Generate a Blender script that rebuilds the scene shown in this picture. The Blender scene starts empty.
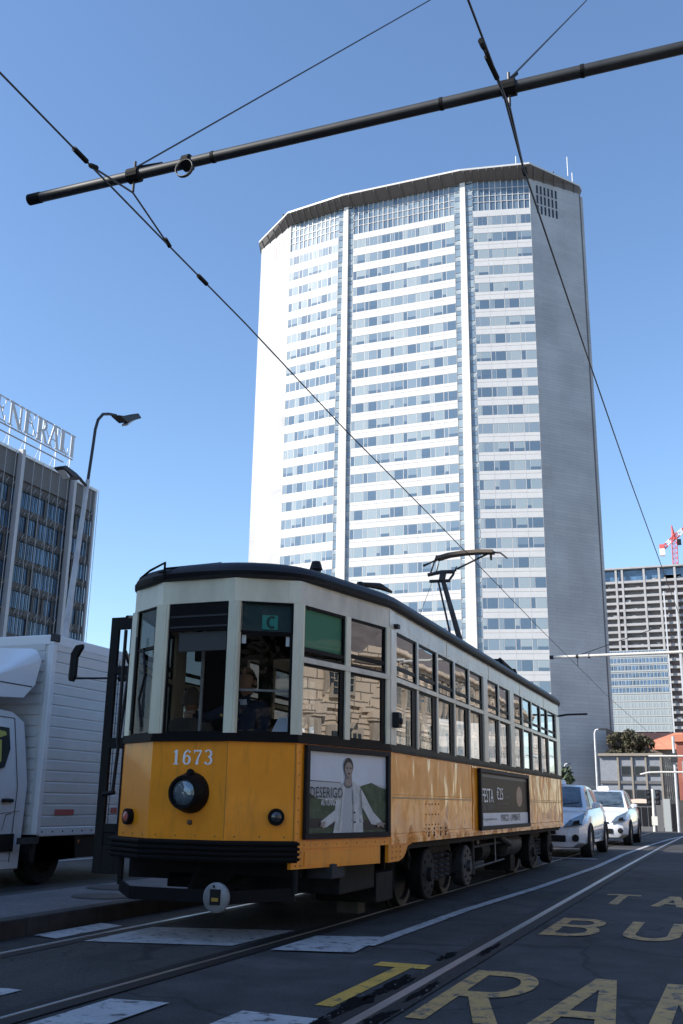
import bpy, bmesh, math, random
from mathutils import Vector, Matrix
R = math.radians
random.seed(7)
sc = bpy.context.scene
col = sc.collection
# ------------------------------------------------------------ camera
cd = bpy.data.cameras.new('camera'); cam = bpy.data.objects.new('camera', cd); col.objects.link(cam)
cd.sensor_fit = 'HORIZONTAL'; cd.sensor_width = 24.0; cd.lens = 24.0*996/683
cd.clip_start = 0.05; cd.clip_end = 6000
RR = (0.935054, 0.354163, 0.015557); UU = (0.084932, -0.266410, 0.960110); FW = (-0.344181, 0.896434, 0.279188)
cam.matrix_world = Matrix(((RR[0], UU[0], -FW[0], 0), (RR[1], UU[1], -FW[1], 0), (RR[2], UU[2], -FW[2], 1.05), (0, 0, 0, 1)))
sc.camera = cam
# ------------------------------------------------------------ sky and sun
SUNX, SUNY, ELEV = -0.80, -0.60, R(36)
w = bpy.data.worlds.new('World'); sc.world = w; w.use_nodes = True
nt = w.node_tree; nt.nodes.clear()
sky = nt.nodes.new('ShaderNodeTexSky'); sky.sky_type = 'NISHITA'; sky.sun_disc = False
sky.sun_elevation = ELEV; sky.sun_rotation = math.atan2(SUNX, SUNY) % (2*math.pi)
sky.air_density = 1.1; sky.dust_density = 0.25; sky.ozone_density = 4.8
bg = nt.nodes.new('ShaderNodeBackground'); bg.inputs[1].default_value = 0.118
wo = nt.nodes.new('ShaderNodeOutputWorld')
nt.links.new(sky.outputs[0], bg.inputs[0]); nt.links.new(bg.outputs[0], wo.inputs[0])
sl = bpy.data.lights.new('sun', 'SUN'); sun = bpy.data.objects.new('sun', sl); col.objects.link(sun)
sl.energy = 4.1; sl.angle = R(0.5); sl.color = (1, 0.94, 0.85)
sd = Vector((SUNX*math.cos(ELEV), SUNY*math.cos(ELEV), math.sin(ELEV)))
sun.rotation_euler = sd.to_track_quat('Z', 'Y').to_euler()
sc.view_settings.view_transform = 'Standard'; sc.view_settings.look = 'None'
sc.view_settings.exposure = 0.98; sc.view_settings.gamma = 1

# ------------------------------------------------------------ materials
M = {}
def mat(name, c, rough=.6, metal=0, var=0.0, vscale=3.0, bump=0.0, bscale=20.0, coat=0.0, c2=None, emit=None, spec=.5, distort=None, detail=4, bmap=None, bdist=.02, bdetail=3):
    m = bpy.data.materials.new(name); m.use_nodes = True
    t = m.node_tree; b = t.nodes['Principled BSDF']
    b.inputs['Base Color'].default_value = (*c, 1); b.inputs['Roughness'].default_value = rough
    b.inputs['Metallic'].default_value = metal; b.inputs['Specular IOR Level'].default_value = spec
    if coat: b.inputs['Coat Weight'].default_value = coat; b.inputs['Coat Roughness'].default_value = .06
    tc = t.nodes.new('ShaderNodeTexCoord')
    if var or c2:
        n = t.nodes.new('ShaderNodeTexNoise'); n.inputs['Scale'].default_value = vscale; n.inputs['Detail'].default_value = detail
        n.inputs['Roughness'].default_value = .65
        if distort:
            mp = t.nodes.new('ShaderNodeMapping'); mp.inputs['Scale'].default_value = distort
            t.links.new(tc.outputs['Object'], mp.inputs[0]); t.links.new(mp.outputs[0], n.inputs['Vector'])
        else: t.links.new(tc.outputs['Object'], n.inputs['Vector'])
        r = t.nodes.new('ShaderNodeValToRGB'); r.color_ramp.elements[0].position = .35; r.color_ramp.elements[1].position = .68
        ca = tuple(x*(1-var) for x in c); cb = c2 if c2 else tuple(min(1, x*(1+var)) for x in c)
        r.color_ramp.elements[0].color = (*ca, 1); r.color_ramp.elements[1].color = (*cb, 1)
        t.links.new(n.outputs[0], r.inputs[0]); t.links.new(r.outputs[0], b.inputs['Base Color'])
        rr = t.nodes.new('ShaderNodeMapRange'); rr.inputs[3].default_value = max(0, rough-.08); rr.inputs[4].default_value = min(1, rough+.1)
        t.links.new(n.outputs[0], rr.inputs[0]); t.links.new(rr.outputs[0], b.inputs['Roughness'])
    if bump:
        n2 = t.nodes.new('ShaderNodeTexNoise'); n2.inputs['Scale'].default_value = bscale; n2.inputs['Detail'].default_value = bdetail
        if bmap:
            m2 = t.nodes.new('ShaderNodeMapping'); m2.inputs['Scale'].default_value = bmap; t.links.new(tc.outputs['Object'], m2.inputs[0]); t.links.new(m2.outputs[0], n2.inputs['Vector'])
        else: t.links.new(tc.outputs['Object'], n2.inputs['Vector'])
        bp = t.nodes.new('ShaderNodeBump'); bp.inputs['Strength'].default_value = bump; bp.inputs['Distance'].default_value = bdist
        t.links.new(n2.outputs[0], bp.inputs['Height']); t.links.new(bp.outputs[0], b.inputs['Normal'])
        if coat: t.links.new(bp.outputs[0], b.inputs['Coat Normal'])
    if emit: b.inputs['Emission Color'].default_value = (*c, 1); b.inputs['Emission Strength'].default_value = emit
    M[name] = m; return m
def glass(name, tint, refl, rough=0.0, bump=0.0, bscale=2.0, k=.6):
    m = bpy.data.materials.new(name); m.use_nodes = True; t = m.node_tree; t.nodes.clear()
    o = t.nodes.new('ShaderNodeOutputMaterial'); mx = t.nodes.new('ShaderNodeMixShader')
    tr = t.nodes.new('ShaderNodeBsdfTransparent'); tr.inputs[0].default_value = (*tint, 1)
    g = t.nodes.new('ShaderNodeBsdfGlossy'); g.inputs[0].default_value = (.95, .96, 1, 1); g.inputs['Roughness'].default_value = rough
    f = t.nodes.new('ShaderNodeLayerWeight'); f.inputs[0].default_value = .35
    ma = t.nodes.new('ShaderNodeMath'); ma.operation = 'MULTIPLY_ADD'; ma.inputs[1].default_value = k; ma.inputs[2].default_value = refl; ma.use_clamp = True
    t.links.new(f.outputs['Fresnel'], ma.inputs[0]); t.links.new(ma.outputs[0], mx.inputs[0])
    t.links.new(tr.outputs[0], mx.inputs[1]); t.links.new(g.outputs[0], mx.inputs[2]); t.links.new(mx.outputs[0], o.inputs[0])
    if bump:
        tc = t.nodes.new('ShaderNodeTexCoord'); n2 = t.nodes.new('ShaderNodeTexNoise'); n2.inputs['Scale'].default_value = bscale; n2.inputs['Detail'].default_value = 1
        t.links.new(tc.outputs['Object'], n2.inputs['Vector'])
        bp = t.nodes.new('ShaderNodeBump'); bp.inputs['Strength'].default_value = bump; bp.inputs['Distance'].default_value = .02
        t.links.new(n2.outputs[0], bp.inputs['Height']); t.links.new(bp.outputs[0], g.inputs['Normal'])
    M[name] = m; return m
def brickmat(name, c1, c2, mortar, bw, bh, ms=.01, rough=.8, axis='x'):
    m = bpy.data.materials.new(name); m.use_nodes = True; t = m.node_tree; b = t.nodes['Principled BSDF']
    b.inputs['Roughness'].default_value = rough
    tc = t.nodes.new('ShaderNodeTexCoord'); sp = t.nodes.new('ShaderNodeSeparateXYZ'); cb = t.nodes.new('ShaderNodeCombineXYZ')
    t.links.new(tc.outputs['Object'], sp.inputs[0])
    ad = t.nodes.new('ShaderNodeMath'); ad.operation = 'ADD'
    t.links.new(sp.outputs['X'], ad.inputs[0]); t.links.new(sp.outputs['Y'], ad.inputs[1])
    if axis == 'x': t.links.new(sp.outputs['X'], cb.inputs[0])
    elif axis == 'y': t.links.new(sp.outputs['Y'], cb.inputs[0])
    else: t.links.new(ad.outputs[0], cb.inputs[0])
    t.links.new(sp.outputs['Z'], cb.inputs[1])
    k = t.nodes.new('ShaderNodeTexBrick'); k.inputs['Scale'].default_value = 1; k.inputs['Brick Width'].default_value = bw; k.inputs['Row Height'].default_value = bh
    k.inputs['Mortar Size'].default_value = ms; k.inputs['Color1'].default_value = (*c1, 1); k.inputs['Color2'].default_value = (*c2, 1); k.inputs['Mortar'].default_value = (*mortar, 1)
    t.links.new(cb.outputs[0], k.inputs[0])
    n = t.nodes.new('ShaderNodeTexNoise'); n.inputs['Scale'].default_value = .12; n.inputs['Detail'].default_value = 5
    t.links.new(tc.outputs['Object'], n.inputs['Vector'])
    mr = t.nodes.new('ShaderNodeMapRange'); mr.inputs[1].default_value = .3; mr.inputs[2].default_value = .7; mr.inputs[3].default_value = .82; mr.inputs[4].default_value = 1.1
    t.links.new(n.outputs[0], mr.inputs[0])
    mu = t.nodes.new('ShaderNodeVectorMath'); mu.operation = 'SCALE'
    t.links.new(k.outputs[0], mu.inputs[0]); t.links.new(mr.outputs[0], mu.inputs['Scale']); t.links.new(mu.outputs[0], b.inputs['Base Color'])
    M[name] = m; return m

mat('asphalt', (.052, .050, .051), .8, spec=.3, var=.35, vscale=2.2, bump=.5, bscale=140, detail=8)
mat('asphalt_track', (.054, .050, .048), .78, spec=.3, var=.30, vscale=1.5, bump=.5, bscale=110, detail=8, distort=(1, .35, 1))
def crack(name, sc_, depth):
    m = M[name]; t = m.node_tree; b = t.nodes['Principled BSDF']; link = b.inputs['Base Color'].links[0].from_socket
    tc = t.nodes.new('ShaderNodeTexCoord'); n = t.nodes.new('ShaderNodeTexNoise'); n.inputs['Scale'].default_value = 1.6; n.inputs['Detail'].default_value = 6
    t.links.new(tc.outputs['Object'], n.inputs['Vector'])
    ad = t.nodes.new('ShaderNodeVectorMath'); ad.operation = 'MULTIPLY_ADD'; ad.inputs[1].default_value = (.9, .9, 0); t.links.new(n.outputs['Color'], ad.inputs[0]); t.links.new(tc.outputs['Object'], ad.inputs[2])
    v = t.nodes.new('ShaderNodeTexVoronoi'); v.feature = 'DISTANCE_TO_EDGE'; v.inputs['Scale'].default_value = sc_; t.links.new(ad.outputs[0], v.inputs['Vector'])
    r_ = t.nodes.new('ShaderNodeMapRange'); r_.inputs[1].default_value = 0; r_.inputs[2].default_value = .012; r_.inputs[3].default_value = depth; r_.inputs[4].default_value = 1; t.links.new(v.outputs['Distance'], r_.inputs[0])
    p = t.nodes.new('ShaderNodeTexNoise'); p.inputs['Scale'].default_value = .35; p.inputs['Detail'].default_value = 3; t.links.new(tc.outputs['Object'], p.inputs['Vector'])
    pr = t.nodes.new('ShaderNodeMapRange'); pr.inputs[1].default_value = .35; pr.inputs[2].default_value = .65; pr.inputs[3].default_value = .75; pr.inputs[4].default_value = 1.35; t.links.new(p.outputs[0], pr.inputs[0])
    g = t.nodes.new('ShaderNodeTexNoise'); g.inputs['Scale'].default_value = 90; g.inputs['Detail'].default_value = 2; t.links.new(tc.outputs['Object'], g.inputs['Vector'])
    gr = t.nodes.new('ShaderNodeMapRange'); gr.inputs[1].default_value = .3; gr.inputs[2].default_value = .7; gr.inputs[3].default_value = .6; gr.inputs[4].default_value = 1.5; t.links.new(g.outputs[0], gr.inputs[0])
    m1 = t.nodes.new('ShaderNodeMath'); m1.operation = 'MULTIPLY'; t.links.new(r_.outputs[0], m1.inputs[0]); t.links.new(pr.outputs[0], m1.inputs[1])
    m2 = t.nodes.new('ShaderNodeMath'); m2.operation = 'MULTIPLY'; t.links.new(m1.outputs[0], m2.inputs[0]); t.links.new(gr.outputs[0], m2.inputs[1])
    s_ = t.nodes.new('ShaderNodeVectorMath'); s_.operation = 'SCALE'; t.links.new(link, s_.inputs[0]); t.links.new(m2.outputs[0], s_.inputs['Scale']); t.links.new(s_.outputs[0], b.inputs['Base Color'])
mat('asphalt_broken', (.006, .006, .007), .95, spec=.05, var=.5, vscale=14, bump=1, bscale=40)
mat('ground', (.16, .155, .15), .9, var=.2, vscale=.2)
mat('paving', (.13, .13, .14), .8, var=.22, vscale=2.5, bump=.3, bscale=60, detail=8)
mat('bounce_paving', (.40, .37, .33), .85, var=.15, vscale=.8)  # unseen right-hand paving, made pale and warm to bounce light onto the tram
mat('kerb_stone', (.035, .034, .036), .8, var=.3, vscale=5, bump=.3, bscale=30)
mat('iron_lid', (.03, .03, .035), .6, bump=.4, bscale=60)
crack('asphalt', .45, .45); crack('asphalt_track', .9, .5); crack('paving', .8, .6)
def paintmat(name, c, wear):
    m = mat(name, c, .62, var=.12, vscale=5, bump=.4, bscale=130)
    t = m.node_tree; b = t.nodes['Principled BSDF']; link = b.inputs['Base Color'].links[0].from_socket
    tc = t.nodes.new('ShaderNodeTexCoord'); n = t.nodes.new('ShaderNodeTexNoise'); n.inputs['Scale'].default_value = 9; n.inputs['Detail'].default_value = 10; n.inputs['Roughness'].default_value = .75
    t.links.new(tc.outputs['Object'], n.inputs['Vector'])
    r = t.nodes.new('ShaderNodeValToRGB'); r.color_ramp.elements[0].position = wear; r.color_ramp.elements[1].position = wear+.09
    mx = t.nodes.new('ShaderNodeMix'); mx.data_type = 'RGBA'
    t.links.new(n.outputs[0], r.inputs[0]); t.links.new(r.outputs[0], mx.inputs['Factor'])
    mx.inputs['A'].default_value = (.055, .055, .06, 1); t.links.new(link, mx.inputs['B']); t.links.new(mx.outputs['Result'], b.inputs['Base Color'])
paintmat('road_white', (.44, .44, .45), .38)
paintmat('road_yellow', (.62, .35, .05), .36)
paintmat('road_yellow_worn', (.50, .29, .09), .40)
mat('rail_steel', (.50, .51, .53), .34, 1, var=.12, vscale=3, distort=(1, .1, 1))
mat('rail_rust', (.018, .015, .014), .7, .3)
# tram
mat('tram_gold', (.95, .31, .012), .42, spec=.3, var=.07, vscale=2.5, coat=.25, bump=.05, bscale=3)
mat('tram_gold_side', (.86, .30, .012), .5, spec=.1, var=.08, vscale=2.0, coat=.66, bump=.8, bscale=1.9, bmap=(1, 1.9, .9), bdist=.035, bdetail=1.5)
def grime(name):
    m = M[name]; t = m.node_tree; b = t.nodes['Principled BSDF']; link = b.inputs['Base Color'].links[0].from_socket
    tc = t.nodes.new('ShaderNodeTexCoord'); mp = t.nodes.new('ShaderNodeMapping'); mp.inputs['Scale'].default_value = (1, 1, .18)
    n = t.nodes.new('ShaderNodeTexNoise'); n.inputs['Scale'].default_value = 9; n.inputs['Detail'].default_value = 7; n.inputs['Roughness'].default_value = .7
    t.links.new(tc.outputs['Object'], mp.inputs[0]); t.links.new(mp.outputs[0], n.inputs['Vector'])
    r_ = t.nodes.new('ShaderNodeValToRGB'); r_.color_ramp.elements[0].position = .52; r_.color_ramp.elements[1].position = .75; r_.color_ramp.elements[1].color = (.45, .45, .45, 1)
    mx = t.nodes.new('ShaderNodeMix'); mx.data_type = 'RGBA'; t.links.new(n.outputs[0], r_.inputs[0]); t.links.new(r_.outputs[0], mx.inputs['Factor'])
    t.links.new(link, mx.inputs['A']); mx.inputs['B'].default_value = (.22, .11, .03, 1); t.links.new(mx.outputs['Result'], b.inputs['Base Color'])
grime('tram_gold')
mat('rivet', (.35, .17, .03), .4)
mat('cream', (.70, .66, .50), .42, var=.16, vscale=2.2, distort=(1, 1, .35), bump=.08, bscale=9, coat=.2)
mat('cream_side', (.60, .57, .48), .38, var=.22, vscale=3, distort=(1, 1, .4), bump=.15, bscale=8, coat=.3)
mat('roof_dark', (.020, .021, .028), .45, var=.4, vscale=3, spec=.3)
mat('black_paint', (.006, .006, .007), .5, var=.2, vscale=5, spec=.12)
mat('black_rubber', (.008, .008, .009), .7, spec=.15)
mat('bogie', (.014, .0135, .014), .7, var=.5, vscale=6, bump=.3, bscale=20, spec=.2)
mat('bogie_pale', (.055, .055, .057), .6, var=.4, vscale=9, spec=.25)
mat('wheel_steel', (.06, .058, .056), .55, .3, var=.3, vscale=6)
mat('collector', (.10, .075, .055), .6)
mat('silver', (.26, .26, .265), .5, .3, var=.2, vscale=8)
mat('chrome', (.8, .82, .85), .08, 1)
mat('interior_wood', (.10, .055, .03), .5, var=.2)
mat('interior_dark', (.012, .011, .012), .6, spec=.25)
mat('interior_grey', (.10, .10, .10), .6)
mat('number_white', (.88, .88, .88), .5)
mat('green_blind', (.035, .26, .14), .55)
mat('teal_panel', (.004, .04, .045), .4)
mat('teal_sign', (.02, .30, .24), .5)
mat('lens_red', (.45, .12, .09), .15, coat=.6)
mat('lens_dark', (.03, .03, .035), .12, coat=.8)
mat('paper', (.6, .65, .75), .7)
mat('brass', (.6, .4, .1), .3, .8)
glass('tram_glass', (.72, .74, .73), .26, .0, .035, 2.2)
glass('front_glass', (.82, .84, .84), .0, k=.28)
glass('car_glass', (.10, .12, .14), .10)
# buildings
mat('pirelli_white', (.58, .57, .56), .45, var=.03, vscale=.5)
mat('pirelli_line', (.55, .47, .42), .7)
brickmat('pirelli_stone', (.44, .44, .44), (.40, .40, .41), (.32, .32, .33), 4.2, .62, .03)
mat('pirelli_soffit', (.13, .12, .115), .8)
mat('pirelli_concrete', (.64, .62, .59), .7, var=.05, vscale=.3)
mat('frame_alu', (.58, .59, .60), .35, .2)
for k, c in enumerate([(.27, .33, .36), (.21, .27, .32), (.16, .22, .28), (.10, .15, .21), (.32, .37, .39)]):
    mat('pane_%d' % k, c, .12, spec=.8)
mat('office_glass', (.07, .14, .24), .08, spec=1.0, var=.5, vscale=.35)
mat('office_spandrel', (.055, .047, .045), .6, var=.3, vscale=1.2)
mat('office_grey', (.12, .12, .125), .8, var=.1)
mat('office_fin', (.36, .37, .40), .5)
mat('letter_metal', (.42, .43, .45), .5, .1)
mat('steel_thin', (.25, .26, .29), .5, .4)
mat('concrete_raw', (.36, .355, .355), .9, var=.12, vscale=.2)
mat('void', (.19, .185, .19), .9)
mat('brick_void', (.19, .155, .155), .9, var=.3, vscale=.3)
mat('clad_white', (.34, .36, .36), .5)
mat('clad_glass', (.22, .30, .33), .2)
mat('crane_red', (.60, .10, .09), .5)
mat('crane_white', (.75, .75, .75), .5)
brickmat('stone_station', (.60, .49, .37), (.52, .43, .33), (.16, .13, .10), 1.3, .52, .035, axis='y')
mat('stone_station_dark', (.33, .28, .22), .85, var=.2, vscale=.5)
mat('slate', (.13, .11, .10), .8, var=.25, vscale=1)
mat('window_dark', (.02, .025, .03), .15)
mat('plaster_blue', (.22, .24, .27), .8, var=.1)
mat('plaster_tan', (.26, .23, .19), .9, var=.1)
mat('brick_red', (.30, .10, .07), .9, var=.2, vscale=.6)
mat('tile_orange', (.55, .20, .12), .85, var=.12, vscale=.5)
mat('tile_brown', (.16, .12, .10), .9, var=.3, vscale=.6)
mat('leaf_dark', (.035, .055, .028), .7, c2=(.075, .10, .045), vscale=.9)
mat('leaf_brown', (.035, .034, .02), .7, c2=(.08, .07, .035), vscale=.9)
mat('bark', (.08, .06, .045), .9, var=.3)
mat('pole_grey', (.50, .51, .53), .5, .1, var=.15)
mat('pole_dark', (.035, .037, .04), .5, .3, var=.2)
mat('wire', (.02, .02, .024), .5)
mat('pole_white', (.62, .60, .55), .5)
mat('lamp_lens', (.55, .57, .6), .2)
# vehicles
mat('truck_white', (.80, .80, .81), .3, coat=.4, var=.03)
mat('truck_panel', (.72, .71, .69), .35, var=.08, vscale=1.5, coat=.2, bump=.08, bscale=2)
mat('car_white', (.74, .76, .80), .25, coat=1.0)
mat('windscreen_tint', (.03, .045, .06), .12, spec=1, c2=(.10, .13, .16), vscale=3)
mat('car_blue', (.02, .04, .10), .25, coat=1.0)
mat('tyre', (.012, .012, .013), .8)
mat('rim', (.35, .36, .38), .3, .8)
mat('headlamp', (.16, .20, .23), .08, .5, coat=1, bump=.4, bscale=22)
mat('amber', (.8, .25, .02), .3)
mat('yellow_vest', (.55, .52, .12), .8)
mat('plastic_dark', (.010, .010, .012), .5, spec=.25)
mat('label_red', (.5, .1, .1), .5)
# people
mat('skin', (.40, .24, .17), .55); mat('hair_grey', (.16, .13, .11), .7); mat('hair_dark', (.03, .02, .018), .7)
mat('cloth_navy', (.02, .028, .06), .8); mat('cloth_taupe', (.20, .17, .15), .9, var=.2)
# posters
mat('p_sky', (.56, .60, .66), .4, c2=(.66, .70, .76), vscale=2); mat('p_field', (.45, .48, .50), .4); mat('p_green', (.05, .075, .045), .5, c2=(.12, .15, .09), vscale=9, spec=.2)
mat('p_log', (.05, .045, .04), .5, spec=.2); mat('p_coat', (.60, .60, .58), .5, var=.14, vscale=14, spec=.2); mat('p_shirt', (.42, .45, .48), .45); mat('p_skin', (.34, .27, .23), .5, spec=.2)
mat('p_dark', (.02, .018, .018), .5, spec=.2); mat('p_white', (.85, .85, .87), .4); mat('p_grey', (.16, .16, .16), .5, spec=.2)
mat('p2_bg', (.015, .016, .015), .5, c2=(.07, .05, .03), vscale=1.1, spec=.15); mat('p_red', (.22, .09, .07), .4)
mat('lum_sign', (.7, .55, .45), .5)

# ------------------------------------------------------------ mesh helpers
class MB:
    def __init__(s): s.v = []; s.f = []; s.m = []; s.mats = []
    def mi(s, name):
        if name not in s.mats: s.mats.append(name)
        return s.mats.index(name)
    def add(s, vs, fs, m):
        o = len(s.v); s.v += [tuple(p) for p in vs]; k = s.mi(m)
        for f in fs: s.f.append([i+o for i in f]); s.m.append(k)
        return s
    def hexa(s, p, m): return s.add(p, [(0, 3, 2, 1), (4, 5, 6, 7), (0, 1, 5, 4), (1, 2, 6, 5), (2, 3, 7, 6), (3, 0, 4, 7)], m)
    def box(s, x0, x1, y0, y1, z0, z1, m):
        return s.hexa([(x0, y0, z0), (x1, y0, z0), (x1, y1, z0), (x0, y1, z0), (x0, y0, z1), (x1, y0, z1), (x1, y1, z1), (x0, y1, z1)], m)
    def poly(s, p, m): return s.add(p, [tuple(range(len(p)))], m)
    def prism(s, pts, d, m):
        n = len(pts); d = Vector(d); a = [Vector(p) for p in pts]; b = [p+d for p in a]
        return s.add(a+b, [tuple(range(n-1, -1, -1)), tuple(range(n, 2*n))]+[(i, (i+1) % n, (i+1) % n+n, i+n) for i in range(n)], m)
    def tube(s, pts, r, m, n=8, cap=True):
        pts = [Vector(p) for p in pts]; k = len(pts); rs = r if isinstance(r, (list, tuple)) else [r]*k
        vs = []; t0 = (pts[1]-pts[0]).normalized(); ref = Vector((0, 0, 1)) if abs(t0.z) < .9 else Vector((1, 0, 0)); a = t0.cross(ref).normalized()
        for i in range(k):
            if i == 0: t = pts[1]-pts[0]
            elif i == k-1: t = pts[-1]-pts[-2]
            else: t = (pts[i+1]-pts[i]).normalized()+(pts[i]-pts[i-1]).normalized()
            t.normalize(); a = (a-t*a.dot(t)).normalized(); b = t.cross(a)
            for j in range(n):
                q = 2*math.pi*j/n; vs.append(pts[i]+(a*math.cos(q)+b*math.sin(q))*rs[i])
        fs = [(i*n+j, i*n+(j+1) % n, (i+1)*n+(j+1) % n, (i+1)*n+j) for i in range(k-1) for j in range(n)]
        if cap: fs += [tuple(range(n-1, -1, -1)), tuple((k-1)*n+j for j in range(n))]
        return s.add(vs, fs, m)
    def lathe(s, o, ax, prof, m, n=24):
        # prof: list of (distance along axis, radius)
        o = Vector(o); ax = Vector(ax).normalized()
        return s.tube([o+ax*p[0] for p in prof], [max(p[1], 1e-4) for p in prof], m, n) if all(prof[i+1][0] > prof[i][0] for i in range(len(prof)-1)) else s._lathe(o, ax, prof, m, n)
    def _lathe(s, o, ax, prof, m, n):
        ref = Vector((0, 0, 1)) if abs(ax.z) < .9 else Vector((1, 0, 0)); a = ax.cross(ref).normalized(); b = ax.cross(a); vs = []
        for d, r in prof:
            for j in range(n):
                q = 2*math.pi*j/n; vs.append(o+ax*d+(a*math.cos(q)+b*math.sin(q))*max(r, 1e-4))
        k = len(prof); fs = [(i*n+j, i*n+(j+1) % n, (i+1)*n+(j+1) % n, (i+1)*n+j) for i in range(k-1) for j in range(n)]
        fs += [tuple(range(n-1, -1, -1)), tuple((k-1)*n+j for j in range(n))]
        return s.add(vs, fs, m)
    def loft(s, rings, m, close=True, caps=True):
        n = len(rings[0]); vs = [p for r in rings for p in r]; k = len(rings)
        e = n if close else n-1
        fs = [(i*n+j, i*n+(j+1) % n, (i+1)*n+(j+1) % n, (i+1)*n+j) for i in range(k-1) for j in range(e)]
        if caps: fs += [tuple(range(n-1, -1, -1)), tuple((k-1)*n+j for j in range(n))]
        return s.add(vs, fs, m)
    def build(s, name, parent=None, smooth=False, bevel=0, recalc=True, label=None):
        off = Vector((0, 0, 0)); p = parent
        while p is not None: off += p.location; p = p.parent
        me = bpy.data.meshes.new(name)
        me.from_pydata([(a[0]-off.x, a[1]-off.y, a[2]-off.z) for a in s.v], [], s.f)
        for mm in s.mats: me.materials.append(M[mm])
        me.polygons.foreach_set('material_index', s.m)
        if recalc:
            bm = bmesh.new(); bm.from_mesh(me); bmesh.ops.recalc_face_normals(bm, faces=bm.faces); bm.to_mesh(me); bm.free()
        if smooth:
            me.polygons.foreach_set('use_smooth', [True]*len(me.polygons)); me.set_sharp_from_angle(angle=R(38))
        me.update()
        o = bpy.data.objects.new(name, me); col.objects.link(o); o.parent = parent
        if bevel:
            b = o.modifiers.new('bevel', 'BEVEL'); b.width = bevel; b.segments = 2; b.limit_method = 'ANGLE'; b.angle_limit = R(40)
        if label: o['label'] = label
        return o
def tag(o, label=None, cat=None, group=None, kind=None):
    if label: o['label'] = label
    if cat: o['category'] = cat
    if group: o['group'] = group
    if kind: o['kind'] = kind
    return o
def thing(name, label, cat, loc=(0, 0, 0), group=None):
    o = bpy.data.objects.new(name, None); col.objects.link(o); o.location = loc; o.empty_display_size = .2
    return tag(o, label, cat, group)
def copy_tree(o, parent=None):
    c = o.copy(); col.objects.link(c); c.parent = parent
    for ch in list(o.children): copy_tree(ch, c)
    return c
def text2d(body, h, width=None):
    cu = bpy.data.curves.new('t', 'FONT'); cu.body = body; cu.size = 1; cu.resolution_u = 2
    ob = bpy.data.objects.new('t', cu); me = bpy.data.meshes.new_from_object(ob)
    vs = [v.co.copy() for v in me.vertices]; fs = [tuple(p.vertices) for p in me.polygons]
    bpy.data.objects.remove(ob); bpy.data.curves.remove(cu); bpy.data.meshes.remove(me)
    x0 = min(v.x for v in vs); x1 = max(v.x for v in vs); y0 = min(v.y for v in vs); y1 = max(v.y for v in vs)
    k = h/(y1-y0); kx = (width/(x1-x0)) if width else k
    return [((v.x-x0)*kx, (v.y-y0)*k) for v in vs], fs
def strokes(mb, lines, fn, m, thick=0):
    # lines: list of polylines [(u, v, w)...]; horizontal pen width w, each turned into quads
    for L in lines:
        for i in range(len(L)-1):
            (u0, v0, w0), (u1, v1, w1) = L[i], L[i+1]
            dx, dy = u1-u0, v1-v0; l = math.hypot(dx, dy) or 1; nx, ny = -dy/l, dx/l; e = .0
            q = [(u0+nx*w0/2, v0+ny*w0/2), (u0-nx*w0/2, v0-ny*w0/2), (u1-nx*w1/2, v1-ny*w1/2), (u1+nx*w1/2, v1+ny*w1/2)]
            if thick: mb.hexa([fn(a, b, 0) for a, b in q]+[fn(a, b, thick) for a, b in q], m)
            else: mb.poly([fn(a, b, .0002*i) for a, b in q], m)
def arc(cx, cy, rx, ry, a0, a1, n, w0, w1=None):
    out = []
    for i in range(n+1):
        a = R(a0+(a1-a0)*i/n); ww = w0 if w1 is None else w0+(w1-w0)*abs(math.cos(a))
        out.append((cx+rx*math.cos(a), cy+ry*math.sin(a), ww))
    return out

# ============================================================ SETTING
def gz(y):
    return 0 if y <= 45 else (-1.7*(y-45)/85 if y < 130 else -1.7)
def sheet(name, x0, x1, ys, dz, m, kind='structure', nx=1):
    mb = MB(); xs = [x0+(x1-x0)*i/nx for i in range(nx+1)]
    for a, b in zip(ys[:-1], ys[1:]):
        for c, d in zip(xs[:-1], xs[1:]): mb.poly([(c, a, gz(a)+dz), (d, a, gz(a)+dz), (d, b, gz(b)+dz), (c, b, gz(b)+dz)], m)
    o = mb.build(name, recalc=False); o['kind'] = kind; return o
YS = [-300, -60, 0, 45, 60, 80, 100, 130, 400, 3000]
sheet('ground', -2500, 2500, [-2500]+YS, -.02, 'ground')
sheet('road', -15, 3.4, [-120, 0, 45, 60, 80, 100, 130, 400], 0, 'asphalt')
sheet('tram_track', -4.78, -3.42, [-60, 45, 60, 100, 130, 300], .004, 'asphalt_track')
# pavements with kerbs
for (x0, x1) in ((-32, -15), (3.4, 27)):
    mb = MB()
    for a, b in ((-120, 45), (45, 130), (130, 400)):
        mb.hexa([(x0, a, gz(a)-.3), (x1, a, gz(a)-.3), (x1, b, gz(b)-.3), (x0, b, gz(b)-.3), (x0, a, gz(a)+.13), (x1, a, gz(a)+.13), (x1, b, gz(b)+.13), (x0, b, gz(b)+.13)], 'paving' if x0 < 0 else 'bounce_paving')
    mb.build('pavement')['kind'] = 'structure'
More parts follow.
